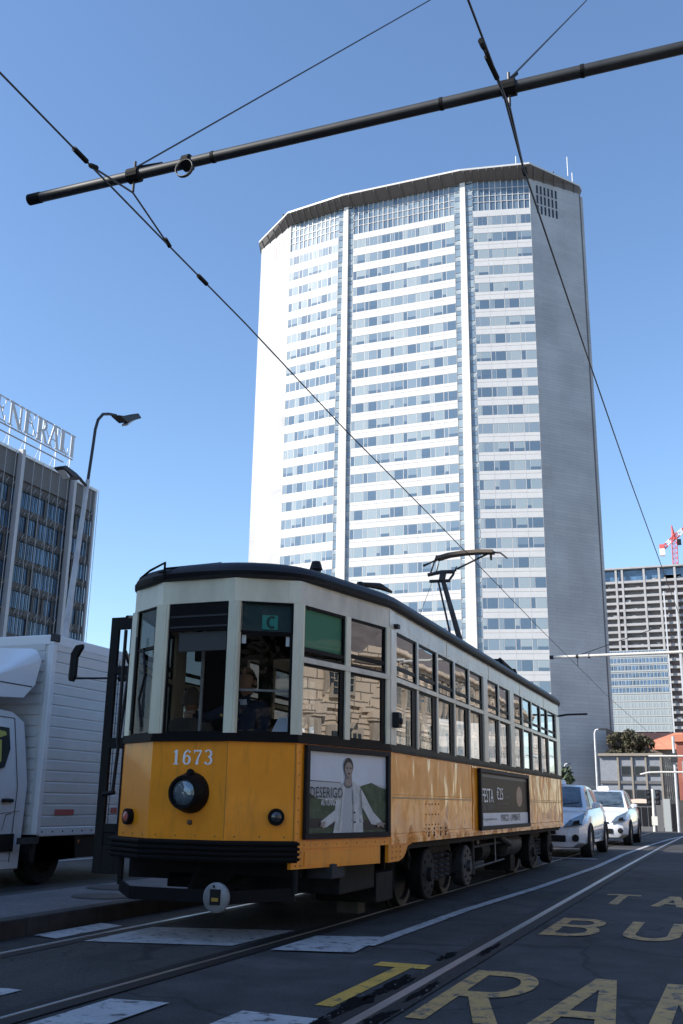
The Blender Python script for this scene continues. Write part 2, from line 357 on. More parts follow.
# traffic island between tram and truck lane
mb = MB(); mb.box(-6.62, -5.42, -12, 26, -.2, .138, 'paving')
for y in range(-12, 26):
    mb.box(-5.419, -5.27, y, y+.99, -.2, .14, 'kerb_stone'); mb.box(-6.77, -6.621, y, y+.99, -.2, .14, 'kerb_stone')
mb.build('traffic_island', bevel=.012)['kind'] = 'structure'
for (x, y) in ((-6.2, 9.65), (-5.75, 8.75)):
    mb = MB(); mb.lathe((x, y, .1375), (0, 0, 1), [(0, .30), (.006, .30), (.007, .27), (.010, .27)], 'iron_lid', 28)
    tag(mb.build('manhole_cover', smooth=True), 'round dark iron cover in the grey island, %s' % ('by the truck side kerb' if y > 9 else 'nearer the tram'), 'manhole cover', 'manhole covers in the traffic island')
# rails
def rail(xs, name, broad, m='rail_steel'):
    mb = MB()
    for (xa, a), (xb, b) in zip(xs[:-1], xs[1:]):
        za, zb = gz(a), gz(b)
        mb.hexa([(xa-broad/2, a, za-.02), (xa+broad/2, a, za-.02), (xb+broad/2, b, zb-.02), (xb-broad/2, b, zb-.02), (xa-broad/2, a, za+.012), (xa+broad/2, a, za+.012), (xb+broad/2, b, zb+.012), (xb-broad/2, b, zb+.012)], m)
        for (o0, o1, mm) in ((-.10, -.002, 'rail_rust'), (.002, .11, 'rail_rust')):
            e0 = -broad/2+o0 if o0 < 0 else broad/2+o0; e1 = -broad/2+o1 if o0 < 0 else broad/2+o1
            mb.poly([(xa+e0, a, za+.008), (xa+e1, a, za+.008), (xb+e1, b, zb+.008), (xb+e0, b, zb+.008)], mm)
    mb.build(name)['kind'] = 'structure'
rail([(-4.84, -40), (-4.82, 6), (-4.80, 45), (-4.8, 130)], 'tram_rail', .045)
rail([(-3.44, -40), (-3.44, 4.5), (-3.37, 9), (-3.35, 45), (-3.35, 130)], 'tram_rail', .022)
rail([(-1.84, -40), (-1.85, 5.4), (-1.93, 20), (-1.95, 30), (-1.85, 45), (-1.4, 60), (.2, 90)], 'tram_rail', .06)
# painted markings
def mark(name, polys, m, dz=.010):
    mb = MB()
    for k, p in enumerate(polys):
        mb.poly([(x, y, gz(y)+dz+.0006*k) for x, y in p], m)
    mb.build(name, recalc=False)['kind'] = 'structure'
mark('stop_line', [[(-5.22, 7.02), (-4.95, 6.94), (-4.95, 7.86), (-5.22, 7.95)], [(-4.68, 6.91), (-3.58, 7.20), (-3.52, 8.25), (-4.68, 7.9)], [(-3.24, 7.14), (-2.65, 7.29), (-2.72, 8.22), (-3.24, 8.02)]], 'road_white')
for x in (-4.2, -3.24, -2.41, -1.5):
    mark('crossing_stripe', [[(x-.05, 2.0), (x+.38, 2.0), (x+.38, 5.08), (x-.05, 5.10)]] if x != -3.24 else [[(x, 2.0), (-2.9, 2.0), (-2.9, 5.12), (x, 5.08)]], 'road_white')
pl = [(-2.69, 7.7), (-2.66, 10.6), (-2.50, 14), (-2.38, 19), (-2.42, 24), (-2.33, 30), (-2.15, 36), (-1.7, 45), (-.8, 60), (1, 80)]
mark('lane_line', [[(a[0]-.055, a[1]), (a[0]+.055, a[1]), (b[0]+.055, b[1]), (b[0]-.055, b[1])] for a, b in zip(pl[:-1], pl[1:])], 'road_white')
mark('lane_line', [[(-7.42, -20), (-7.30, -20), (-7.30, 40), (-7.42, 40)]], 'road_white')
mark('lane_line', [[(-10.9, -20), (-10.78, -20), (-10.78, 40), (-10.9, 40)]], 'road_white')
mark('far_crossing', [[(-4.7, 21.9), (-2.7, 21.7), (-2.7, 21.95), (-4.7, 22.1)]]+[[(x, 37.5), (x+.5, 37.5), (x+.5, 41), (x, 41)] for x in (-1.2, -.2, .8, 1.8)], 'road_white')
# road words, letters stretched along the street
def word(name, letters, y0, y1, m, dz=.004):
    mb = MB(); h = y1-y0
    def fn(u, v, t): return (u, y0+v*h, dz+t)
    for ch, x0, x1 in letters:
        W_ = x1-x0; s = .105; t = .135/ h * 1.35
        def V(u, a=0, b=1): mb.poly([fn(u[0], a, 0), fn(u[0]+s, a, 0), fn(u[1]+s, b, 0), fn(u[1], b, 0)], m)
        def Hh(v, a=x0, b=x1): mb.poly([fn(a, v, .0008), fn(b, v, .0008), fn(b, v+t, .0008), fn(a, v+t, .0008)], m)
        def A_(cx, cy, rx, ry, a0, a1, n=14, e=.0014):
            P = [(cx+(rx-0)*math.cos(R(a0+(a1-a0)*i/n)), cy+ry*math.sin(R(a0+(a1-a0)*i/n)), cx+(rx-s)*math.cos(R(a0+(a1-a0)*i/n)), cy+(ry-t)*math.sin(R(a0+(a1-a0)*i/n))) for i in range(n+1)]
            for p, q in zip(P[:-1], P[1:]): mb.poly([fn(p[0], p[1], e), fn(p[2], p[3], e), fn(q[2], q[3], e), fn(q[0], q[1], e)], m)
        if ch == 'T': V((x0+W_/2-s/2, x0+W_/2-s/2), 0, 1-t); Hh(1-t)
        elif ch == 'R': V((x0, x0)); Hh(1-t, x0+s, x0+W_*.5); Hh(.42, x0+s, x0+W_*.5); A_(x0+W_*.5, .42+(1-.42)/2, W_*.5, (1-.42)/2, -90, 90); mb.poly([fn(x0+W_*.35, .42, .002), fn(x0+W_*.35+s*1.1, .42, .002), fn(x1+.02, 0, .002), fn(x1-s, 0, .002)], m)
        elif ch == 'A':
            c = (x0+x1)/2; mb.poly([fn(x0, 0, 0), fn(x0+s, 0, 0), fn(c+s*.35, 1, 0), fn(c-s*.6, 1, 0)], m); mb.poly([fn(x1-s, 0, .0008), fn(x1, 0, .0008), fn(c+s*.6, 1, .0008), fn(c-s*.35, 1, .0008)], m); mb.poly([fn(x0+W_*.2, .22, .0018), fn(x1-W_*.2, .22, .0018), fn(x1-W_*.2, .22+t, .0018), fn(x0+W_*.2, .22+t, .0018)], m)
        elif ch == 'M': V((x0, x0+.02)); V((x1-s, x1-s-.02)); c = (x0+x1)/2-s/2; mb.poly([fn(x0+.02, 1, .001), fn(x0+.02+s, 1, .001), fn(c+s, .3, .001), fn(c, .3, .001)], m); mb.poly([fn(x1-s-.02, 1, .0016), fn(x1-.02, 1, .0016), fn(c+s, .3, .0016), fn(c, .3, .0016)], m)
        elif ch == 'B': V((x0, x0)); Hh(1-t, x0+s, x0+W_*.55); Hh(.47, x0+s, x0+W_*.55); Hh(0, x0+s, x0+W_*.55); A_(x0+W_*.55, .735, W_*.42, .265, -90, 90); A_(x0+W_*.55, .235+t/2, W_*.45, .235+t/2, -90, 90, e=.0022)
        elif ch == 'U': V((x0, x0), .3, 1); V((x1-s, x1-s), .3, 1); A_((x0+x1)/2, .3, W_/2, .3, 180, 360)
        elif ch == 'S': A_((x0+x1)/2, .74, W_/2, .26, 20, 270); A_((x0+x1)/2, .26+t/2, W_/2, .26, -160, 90, e=.0022)
        elif ch == 'X': mb.poly([fn(x0, 0, 0), fn(x0+s, 0, 0), fn(x1, 1, 0), fn(x1-s, 1, 0)], m); mb.poly([fn(x1-s, 0, .0008), fn(x1, 0, .0008), fn(x0+s, 1, .0008), fn(x0, 1, .0008)], m)
        elif ch == 'I': V((x0, x0))
    mb.build(name, recalc=False)['kind'] = 'structure'
word('road_lettering', [('T', -2.35, -1.93)], 5.43, 7.02, 'road_yellow')
word('road_lettering', [('R', -1.66, -1.20), ('A', -1.07, -.62), ('M', -.50, -.02)], 5.33, 6.98, 'road_yellow_worn')
word('road_lettering', [('B', -1.64, -1.19), ('U', -.99, -.52), ('S', -.34, .08)], 9.05, 10.46, 'road_yellow_worn')
word('road_lettering', [('T', -1.56, -1.16), ('A', -.96, -.58), ('X', -.40, -.02), ('I', .14, .3)], 12.12, 13.52, 'road_yellow_worn')
# broken asphalt beside the rail
for cx, cy, rx, ry, sd_ in ((-1.985, 6.15, .055, .40, 1), (-2.0, 5.5, .06, .30, 2), (-1.77, 6.05, .03, .34, 3), (-2.0, 7.45, .04, .22, 4), (-1.80, 7.9, .03, .35, 5), (-1.76, 5.2, .04, .25, 6), (-2.0, 4.9, .06, .22, 7)):
    rnd = random.Random(sd_); mb = MB(); n = 64
    ph = [(rnd.uniform(0, 6.28), rnd.uniform(.1, .3)/(k**.35), k) for k in (3, 5, 8, 13, 17)]
    mb.poly([(cx+rx*math.cos(6.283*i/n)*(1+sum(a*math.sin(k*6.283*i/n+p) for p, a, k in ph)), cy+ry*math.sin(6.283*i/n)*(1+sum(a*math.sin(k*6.283*i/n+p) for p, a, k in ph)), .0095) for i in range(n)], 'asphalt_broken')
    mb.build('road_crack', recalc=False)['kind'] = 'structure'
mb = MB(); rnd = random.Random(3)
for i in range(90):
    y = rnd.uniform(4.6, 9.5); x = rnd.choice([-2.0, -1.76])+max(-.055, min(.055, rnd.gauss(0, .04))); r_ = rnd.uniform(.003, .009)
    mb.lathe((x, y, .012), (0, 0, 1), [(0, r_), (r_*.5, r_*.8), (r_*.9, r_*.3)], rnd.choice(['paving', 'asphalt_track', 'asphalt']), 5)
mb.build('gravel')['kind'] = 'stuff'

# ============================================================ TOWER
def tower():
    T = thing('office_tower', 'tall slender white skyscraper with tapered stone ends and two concrete piers between bands of windows', 'skyscraper', (-54, 185, gz(185)))
    L, LC, RC, RT = (-91.2, 183.4), (-80.6, 176.2), (-28.2, 176.5), (-19.55, 185.2)
    C = [(-67.0, 174.2), (-66.6, 174.1), (-41.55, 173.9), (-41.15, 173.9)]
    zt = 123.0; z0 = -1.7
    # stone end walls (front and rear halves)
    mb = MB()
    def wall(a, b, th, m, z1=zt):
        d = Vector((b[0]-a[0], b[1]-a[1], 0)).normalized(); n = Vector((-d.y, d.x, 0))*th
        mb.prism([(a[0], a[1], z0), (b[0], b[1], z0), (b[0], b[1], z1), (a[0], a[1], z1)], n, m)
    wall(L, LC, 1.2, 'pirelli_stone'); wall(RC, RT, 1.2, 'pirelli_stone')
    mb.build('end_wall', T)
    mb = MB(); wall((-18.95, 186.7), (-28, 198), 1.2, 'pirelli_stone'); wall((-80.6, 198), (-91.6, 187.4), 1.2, 'pirelli_stone'); wall((-28, 198), (-80.6, 198), .6, 'pirelli_white'); mb.build('rear_wall', T)
    mb = MB(); mb.box(-27, -19.35, 186.2, 186.8, z0, zt, 'void'); mb.box(-90.9, -82, 186.4, 187.3, z0, zt, 'void'); mb.build('end_recess', T)
    # slots at the top of the end walls
    for a, b in ((L, LC), (RC, RT)):
        d = Vector((b[0]-a[0], b[1]-a[1], 0)); ln = d.length; d.normalize(); n = Vector((d.y, -d.x, 0))
        mb = MB()
        for r_ in range(3):
            for c_ in range(6):
                s = (.13+.075*c_)*ln if a == RC else ln*(1-.16-.085*c_); zz = 120.0-r_*2.3
                P = Vector((a[0], a[1], 0))+d*s+n*.02; Q = P+d*.42
                mb.prism([(P.x, P.y, zz), (Q.x, Q.y, zz), (Q.x, Q.y, zz+1.9), (P.x, P.y, zz+1.9)], n*.03, 'window_dark' if a == RC else 'pirelli_line')
        mb.build('vent_slots', T)
    # piers
    for a, b in ((C[0], C[1]), (C[2], C[3])):
        mb = MB(); mb.hexa([(a[0]-.95, a[1]-.6, z0), (b[0]+.95, b[1]-.6, z0), (b[0]+.95, b[1]+1, z0), (a[0]-.95, a[1]+1, z0), (a[0]-.32, a[1]-.4, zt), (b[0]+.32, b[1]-.4, zt), (b[0]+.32, b[1]+1, zt), (a[0]-.32, a[1]+1, zt)], 'pirelli_concrete'); mb.build('pier', T)
    # bays
    rnd = random.Random(11)
    bays = [(LC, (-68.62, 174.2)), ((-65.18, 174.1), (-43.22, 173.9)), ((-39.4, 173.9), RC)]
    fl = 3.72; rows = [113.8-fl*k for k in range(31)]
    for bi, (a, b) in enumerate(bays):
        A = Vector((a[0], a[1], 0)); d = Vector((b[0]-a[0], b[1]-a[1], 0)); ln = d.length; d.normalize(); n = Vector((d.y, -d.x, 0))
        def P(s, z, o=0): q = A+d*s+n*o; return (q.x, q.y, z)
        def bx(mb, s0, s1, za, zb, o0, o1, m): mb.hexa([P(s0, za, o1), P(s1, za, o1), P(s1, za, o0), P(s0, za, o0), P(s0, zb, o1), P(s1, zb, o1), P(s1, zb, o0), P(s0, zb, o0)], m)
        mb = MB(); bx(mb, 0, ln, z0, 115.4, -1.2, -.25, 'pirelli_white')
        # spandrels, with a thin joint in each
        zs = rows+[rows[-1]-fl]
        for k, zc in enumerate(zs[:-1]):
            top = zc-1.0; bot = zs[k+1]+1.0 if k < len(zs)-2 else z0
            bx(mb, 0, ln, bot, bot+(top-bot)*.62-.03, -.25, 0, 'pirelli_white'); bx(mb, 0, ln, bot+(top-bot)*.62+.03, top, -.25, 0, 'pirelli_white')
            bx(mb, 0, ln, bot+(top-bot)*.62-.03, bot+(top-bot)*.62+.03, -.25, -.05, 'pirelli_line')
        bx(mb, 0, ln, 114.82, 116.2, -.25, 0, 'pirelli_white')
        mb.build('curtain_wall', T)
        npan = round(ln/2.66); pw = ln/npan
        for k, zc in enumerate(rows):
            mb = MB(); bx(mb, 0, ln, zc-1.0, zc+1.0, -.24, -.06, 'pirelli_white')
            bias = rnd.random()*.5
            for j in range(npan):
                u = j*pw
                for (s0, s1) in ((u+.09, u+.78), (u+.92, u+pw-.07)):
                    x = rnd.random()
                    mm = 'pane_%d' % (4 if x < .25 else 0 if x < .42-bias*.1 else 1 if x < .62 else 2 if x < .80-bias*.2 else 3)
                    if k == 0: 
                        h2 = (s0+s1)/2
                        bx(mb, s0, h2-.05, zc-.95, zc+.90, -.06, -.02, mm); bx(mb, h2+.05, s1, zc-.95, zc+.90, -.06, -.02, mm)
                    elif rnd.random() < .3:
                        bx(mb, s0, s1, zc-.95, zc-.40, -.06, -.02, 'pane_3'); bx(mb, s0, s1, zc-.37, zc+.90, -.06, -.02, mm)
                    else: bx(mb, s0, s1, zc-.95, zc+.90, -.06, -.02, mm)
            mb.build('window_band', T)
        # tall top glazing, three tiers
        mb = MB(); bx(mb, 0, ln, 116.2, zt, -1.2, -.3, 'frame_alu')
        q = 1.12; nq = round(ln/q); q = ln/nq
        for j in range(nq):
            for t_ in range(3):
                x = rnd.random(); lo = 116.22+t_*2.25
                mm = ('pane_%d' % rnd.choice([1, 0, 1, 2, 1, 0])) if bi == 0 else (('pane_%d' % rnd.choice([1, 2, 2, 1, 2, 3])) if bi == 1 else 'pane_%d' % rnd.choice([3, 3, 3, 2]))
                bx(mb, j*q+.01, (j+1)*q-.01, lo, lo+2.2, -.3, -.24, mm)
            bx(mb, j*q-.07, j*q+.07, 116.2, zt, -.239, -.10, 'pirelli_white')
        for lo in (118.2, 119.6, 121.3): bx(mb, 0, ln, lo, lo+.11, -.238, -.12, 'pirelli_white')
        mb.build('top_glazing', T)
        mb = MB()
        for j in range(npan+1): bx(mb, max(0, j*pw-.025), min(ln, j*pw+.025), 2, 115.4, .001, .02, 'pirelli_white')
        mb.build('mullion_lines', T)
    # glass strips flanking the piers
    for x0, x1, yy in ((-68.6, -67.1, 174.2), (-66.5, -65.2, 174.1), (-43.2, -41.6, 173.9), (-41.1, -39.4, 173.9)):
        mb = MB(); mb.box(x0+.01, x1-.01, yy+.15, yy+.6, z0, zt, 'pirelli_white')
        z = 4
        while z < 121.5:
            for h_, mm in ((1.7, rnd.choice(['pane_1', 'pane_2', 'pane_2', 'pane_0'])), (.9, 'pane_2'), (.9, rnd.choice(['pane_0', 'pane_4']))):
                mb.box(x0+.06, x1-.06, yy+.02, yy+.15, z, min(z+h_-.18, 122.6), mm); z += h_+.02
            z += .1
        mb.build('glass_strip', T)
    # roof canopy: white edge and a sloping dark soffit with ribs
    lo = [L, LC, (-66.9, 174.2), (-41.4, 173.9), RC, RT, (-19.6, 186.6), (-27, 196.4), (-81, 196.4), (-91.2, 187)]
    hi = [(-91.6, 182.6), (-80.5, 173.8), (-66.9, 171.6), (-41.4, 171.4), (-27.6, 173.8), (-19.2, 184.9), (-19.0, 186.6), (-25.5, 198), (-82.5, 198), (-93.2, 187)]
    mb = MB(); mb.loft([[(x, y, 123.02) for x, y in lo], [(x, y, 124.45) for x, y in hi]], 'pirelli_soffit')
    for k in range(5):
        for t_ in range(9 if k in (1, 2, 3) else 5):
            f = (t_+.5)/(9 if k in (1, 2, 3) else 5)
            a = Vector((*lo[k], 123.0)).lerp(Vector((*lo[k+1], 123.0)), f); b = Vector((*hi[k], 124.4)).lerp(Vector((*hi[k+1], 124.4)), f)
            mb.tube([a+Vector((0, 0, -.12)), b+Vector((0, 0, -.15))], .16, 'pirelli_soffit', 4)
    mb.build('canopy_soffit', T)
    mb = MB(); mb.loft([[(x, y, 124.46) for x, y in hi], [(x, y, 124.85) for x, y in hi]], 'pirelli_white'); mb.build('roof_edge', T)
    for x, y, h_ in ((-20.5, 184, 2.6), (-21, 181, 4.5), (-31, 178, 5), (-24, 181, 1.6), (-83, 177, 1.8), (-45, 176, 1.4), (-62, 176, 1.0), (-77.5, 175.5, 1.6)):
        mb = MB(); mb.tube([(x, y, 124.8), (x, y, 124.85+h_)], .09 if h_ > 2 else .22, 'pole_white' if h_ > 2 else 'pole_dark', 6); mb.build('antenna', T)
tower()

# ============================================================ OFFICE BLOCK LEFT
def office():
    T = thing('office_building', 'dark glazed office block with pale vertical fins, under rooftop lettering', 'office building', (-85, 84, 0))
    X = -75; y0, y1, zt = 52, 105.6, 40.0
    mb = MB(); mb.box(-97, X-.5, y0, y1-.3, -1, 36.9, 'office_spandrel'); mb.box(-97, X-.3, y0, y1, 36.9, zt-.3, 'office_grey'); mb.build('core', T)
    mb = MB(); mb.box(-97, X-.05, y0, y1+.1, zt-.3, zt+.05, 'frame_alu'); mb.build('parapet', T)
    rnd = random.Random(5)
    for k in range(13):
        z = 33.6-k*2.95
        if z < 0: break
        mb = MB(); mb.box(X-.5, X-.3, y0, y1-.4, z+2.05, z+2.95, 'office_spandrel'); mb.box(X-.3, X-.18, y0, y1-.4, z+1.98, z+2.08, 'pole_dark')
        for j in range(int((y1-y0)/.62)):
            y = y0+.62*j
            if rnd.random() < .12: mb.box(X-.35, X-.3, y, y+.55, z, z+2, 'office_spandrel')
            mb.box(X-.3, X-.2, y, y+.07, z-.3 if rnd.random() < .4 else z+.0, z+2.3, 'pole_dark')
            if j % 2 == 0: mb.tube([(X-.24, y, z+2.1), (X-.24, y+.6, z+2.9)], .035, 'office_fin', 4)
        mb.build('floor_frame', T)
        mb = MB(); mb.box(X-.46, X-.4, y0, y1-.45, z, z+1.97, 'office_glass'); mb.build('window_band', T)
    for y in (59.1, 69.4, 79.65, 89.9, 100.15):
        mb = MB(); mb.box(X-.2, X+.45, y-.26, y+.26, -1, zt+.25, 'office_fin'); mb.build('fin', T)
    mb = MB()
    for i in range(30):
        y = 57+i*1.68; mb.tube([(X+.1, y, 4), (X+.1, y, zt+.1)], .035, 'office_fin', 5)
    mb.box(X-.4, X-.02, y1-.4, y1-.05, -1, zt-.3, 'office_fin')
    mb.build('cable_screen', T)
office()
def rooftop_sign():
    T = thing('rooftop_sign', 'large pale metal serif letters reading GENERALI on an open frame', 'sign', (-75, 84, 40))
    Z0, Hh = 42.4, 2.95; X = -74.9
    G = {}
    tk, th = .29, .13
    def ser(u, v, w=.34): return [(u-w/2, v, .06), (u+w/2, v, .06)]
    G['I'] = [[(.5, 0, tk*2.2), (.5, 1, tk*2.2)], [(.05, .02, .05), (.95, .02, .05)], [(.05, .98, .05), (.95, .98, .05)]]
    G['L'] = [[(.25, 0, tk), (.25, 1, tk)], ser(.25, .02, .5), ser(.25, .98, .5), [(.25, .03, .06), (.92, .03, .06)], [(.92, .0, .05), (.94, .30, .05)]]
    G['E'] = G['L']+[[(.25, .97, .06), (.88, .97, .06)], [(.88, 1, .05), (.88, .74, .05)], [(.3, .52, .06), (.7, .52, .06)], [(.7, .40, .05), (.7, .64, .05)]]
    G['N'] = [[(.16, 0, th), (.16, 1, th)], [(.14, 1, .2), (.84, 0, .2)], [(.86, 0, th), (.86, 1, th)], ser(.16, .02), ser(.14, .98, .3), ser(.86, .98)]
    G['A'] = [[(.12, 0, th), (.5, 1, th)], [(.5, 1, .2), (.84, 0, .2)], [(.25, .34, .06), (.7, .34, .06)], ser(.12, .02), ser(.84, .02, .4)]
    G['R'] = [[(.25, 0, tk), (.25, 1, tk)], ser(.25, .02, .45), ser(.2, .98, .4), [(.3, .97, .06), (.5, .97, .06)]]+[arc(.5, .74, .27, .23, 90, -90, 8, .06, .2)]+[[(.3, .51, .06), (.5, .51, .06)], [(.48, .52, .18), (.86, 0, .18)], ser(.9, .02, .25)]
    G['G'] = [arc(.52, .5, .38, .48, 50, 310, 14, .06, .2), [(.8, .12, .18), (.8, .42, .18)], ser(.78, .42, .4), [(.8, .86, .05), (.8, .62, .05)]]
    for ch, ya, yb in (('G', 81.2, 83.6), ('E', 84.3, 86.4), ('N', 86.8, 89.3), ('E', 89.6, 91.6), ('R', 91.9, 94.2), ('A', 94.2, 96.5), ('L', 96.6, 98.4), ('I', 98.6, 99.6)):
        mb = MB(); wl = yb-ya
        L = [[(u*wl, v*Hh, wd*(2.3 if ch != 'I' else 1)) for u, v, wd in ln] for ln in G[ch]]
        for q, ln in enumerate(L): strokes(mb, [ln], lambda a, b, t, q=q: (X+t+.004*q, ya+a, Z0+b), 'letter_metal', .10)
        mb.build('letter', T)
    mb = MB()
    for z, ye in ((Z0+Hh+.1, 100), (Z0-.1, 99.8), (Z0-1.0, 98), ): mb.tube([(X-.25, 78, z), (X-.25, ye, z)], .09, 'steel_thin', 6)
    for i in range(8):
        y = 79+i*2.9; mb.tube([(X-.25, y, 40), (X-.25, y, Z0+Hh+.1)], .07, 'frame_alu', 5); mb.tube([(X-.25, y, Z0-.1), (X-2.2, y+1, 40)], .05, 'frame_alu', 5); (mb.tube([(X-.25, y, Z0+Hh), (X-.25, y+2, Z0)], .06, 'steel_thin', 5) if i < 7 else None)
    mb.build('frame', T)
rooftop_sign()

# ============================================================ CONSTRUCTION TOWER + CRANE
def construction():
    T = thing('unfinished_tower', 'bare concrete high rise under construction with pale glazing on its lower floors', 'high-rise', (-10, 460, -1.7))
    x0, x1, Y, zt = -49, 32, 450, 103.3
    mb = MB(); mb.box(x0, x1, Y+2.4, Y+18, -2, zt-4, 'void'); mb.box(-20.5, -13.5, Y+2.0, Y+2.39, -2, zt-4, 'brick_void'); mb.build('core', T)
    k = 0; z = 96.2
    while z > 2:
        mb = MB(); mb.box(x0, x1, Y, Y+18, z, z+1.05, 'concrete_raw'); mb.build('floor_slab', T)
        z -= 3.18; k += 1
    mb = MB(); mb.box(x0, x1, Y-.5, Y+18.4, zt-.7, zt, 'concrete_raw'); mb.box(x0, x1, Y+2, Y+3, zt-6.8, zt-.8, 'office_glass'); mb.build('roof_slab', T)
    xs = [-47, -41, -38.3, -29, -22.6, -16, -10, -3, 4, 12, 20, 30]
    for x in xs:
        mb = MB(); mb.box(x-.45, x+.45, Y-.15, Y+.8, -2, zt-.7, 'concrete_raw'); mb.build('column', T)
    rnd = random.Random(8); mb = MB()
    for i in range(900):
        x = rnd.uniform(x0, x1); zf = 96.2-3.18*rnd.randint(0, 28)+.76
        hh = rnd.uniform(.5, 1.6); mb.box(x, x+rnd.uniform(.2, 1.8), Y+1+rnd.random(), Y+2.38, zf, zf+hh, rnd.choice(['concrete_raw', 'brick_void', 'concrete_raw', 'clad_white']))
    tag(mb.build('building_clutter', T), kind='stuff')
    # glazed lower part
    for r_ in range(11):
        zc = 63.5-3.18*r_ - .2
        mb = MB(); mb.box(x0, -21.6, Y-.5, Y-.2, zc, zc+3.0, 'clad_white')
        pale = r_ > 5
        for j in range(18):
            x = x0+.35+j*1.5
            if x+1.2 > -21.7: break
            mb.box(x, x+1.15, Y-.56, Y-.505, zc+.75, zc+2.65, 'office_glass' if (not pale) else 'pane_4')
            mb.box(x+.3+.3*(j % 2), x+.42+.3*(j % 2), Y-.6, Y-.565, zc+.75, zc+2.65, 'void' if pale else 'clad_white')
        mb.build('window_band', T)
    for i in range(2):
        mb = MB(); x = (-21.1, -16.4)[i]; mb.box(x-.3, x+.3, Y-2, Y-1.2, -2, zt-12, 'pole_grey'); mb.build('hoist_mast', T)
construction()
def crane():
    T = thing('tower_crane', 'red and white tower crane above the unfinished concrete high rise', 'crane', (-15.6, 458, 103.3))
    def lattice(name, a, b, w, n, mats):
        mb = MB(); a, b = Vector(a), Vector(b); d = (b-a); side = d.normalized().cross(Vector((0, 1, 0))).normalized()*w/2; up = Vector((0, w/2, 0))
        for i in range(n):
            p, q = a+d*(i/n), a+d*((i+1)/n); m = mats[(i*len(mats)//n) if len(mats) > 2 else i % len(mats)]
            cs = [side+up, side-up, -side-up, -side+up]
            for c in range(4): mb.tube([p+cs[c], q+cs[c]], .16, m, 4); mb.tube([p+cs[c], q+cs[(c+1) % 4]], .11, m, 4); mb.tube([p+cs[c], p+cs[(c+1) % 4]], .11, m, 4)
        mb.build(name, T)
    lattice('mast', (-15.6, 458, 103.3), (-15.3, 458, 117.5), 2.2, 6, ['crane_red', 'crane_red'])
    lattice('jib', (-15.3, 458, 117.5), (18, 452, 140), 1.8, 16, ['crane_red', 'crane_white'])
    lattice('counter_jib', (-15.3, 458, 117.5), (-20.5, 459, 113.2), 1.6, 3, ['crane_red', 'crane_white'])
    mb = MB(); mb.box(-21.9, -19.6, 457, 460, 109.6, 112.6, 'crane_white'); mb.box(-21.9, -19.8, 457.2, 459.8, 112.7, 114.6, 'crane_red'); mb.build('counterweight', T)
    mb = MB(); mb.tube([(-15.3, 458, 117), (-16, 458, 123.2)], [1.0, .25], 'crane_red', 4); mb.build('top_frame', T)
    mb = MB(); mb.box(-14, -12.4, 456, 458, 113.8, 116.2, 'plastic_dark'); mb.build('cabin', T)
crane()

# ============================================================ MID-DISTANCE BUILDINGS
def two_storey():
    s = 150/130; Y = 150; z0 = -1.8
    T = thing('low_building', 'two storey grey building with square dark windows, beside the foot of the skyscraper', 'building', (-14, Y, z0))
    xa, xb, zt = -17.5, -8.85*1.02, 7.9
    mb = MB(); mb.box(xa, xb, Y+.2, Y+30, z0, zt, 'plaster_blue'); mb.build('wall', T)
    mb = MB(); mb.box(xa-.2, xb+.2, Y-.3, Y+30.2, zt, zt+.35, 'plaster_tan'); mb.build('roof', T)
    mb = MB(); mb.box(xb+.003, xb+.2, Y+.25, Y+30, z0, zt-.05, 'plaster_tan'); mb.build('side_wall', T)
    for x in (-13.1, -11.2, -9.15, -15.0):
        mb = MB(); mb.box(x-.12, x+.12, Y-.1, Y+.199, z0, zt, 'plaster_tan'); mb.build('pilaster', T)
    mb = MB(); mb.box(xa, xb, Y-.02, Y+.199, 4.1, 4.5, 'office_grey'); mb.build('string_course', T)
    for z in (5.35, 2.15):
        for x in (-14.0, -12.2, -10.2):
            f = MB(); f.box(x-.64, x+.64, Y+.03, Y+.199, z-.1, z+1.2, 'office_grey'); F = f.build('window', T)
            g = MB(); g.box(x-.56, x+.56, Y-.01, Y+.028, z, z+1.1, 'window_dark' if not (z < 3 and x > -11) else 'clad_glass'); g.build('pane', F)
        for k in range(5):
            y = Y+3+k*5.2; f = MB(); f.box(xb+.201, xb+.26, y, y+2, z-.1, z+1.9, 'window_dark'); f.build('window', T)
two_storey()
def hipped():
    T = thing('orange_roof_house', 'long building with an orange tiled roof above the grey two storey block', 'building', (-12, 190, -1.7))
    mb = MB(); mb.box(-34, -7.6, 186, 200, -1.7, 10.6, 'plaster_tan'); mb.build('wall', T)
    mb = MB(); mb.loft([[(-35, 185, 10.6), (-7.3, 185, 10.6), (-7.3, 201, 10.6), (-35, 201, 10.6)], [(-17, 191, 13.8), (-7.6, 191, 13.8), (-7.6, 195, 13.8), (-17, 195, 13.8)]], 'tile_orange'); mb.build('roof', T)
    mb = MB(); mb.loft([[(-35, 184.9, 9.2), (-12.2, 184.9, 9.2), (-9, 184.9, 9.2), (-35, 184.9, 9.25)], [(-35, 184.6, 14.2), (-20, 184.6, 14.2), (-9.8, 184.6, 9.4), (-35, 184.6, 14.25)]], 'tile_brown'); mb.build('gable_roof', T)
hipped()
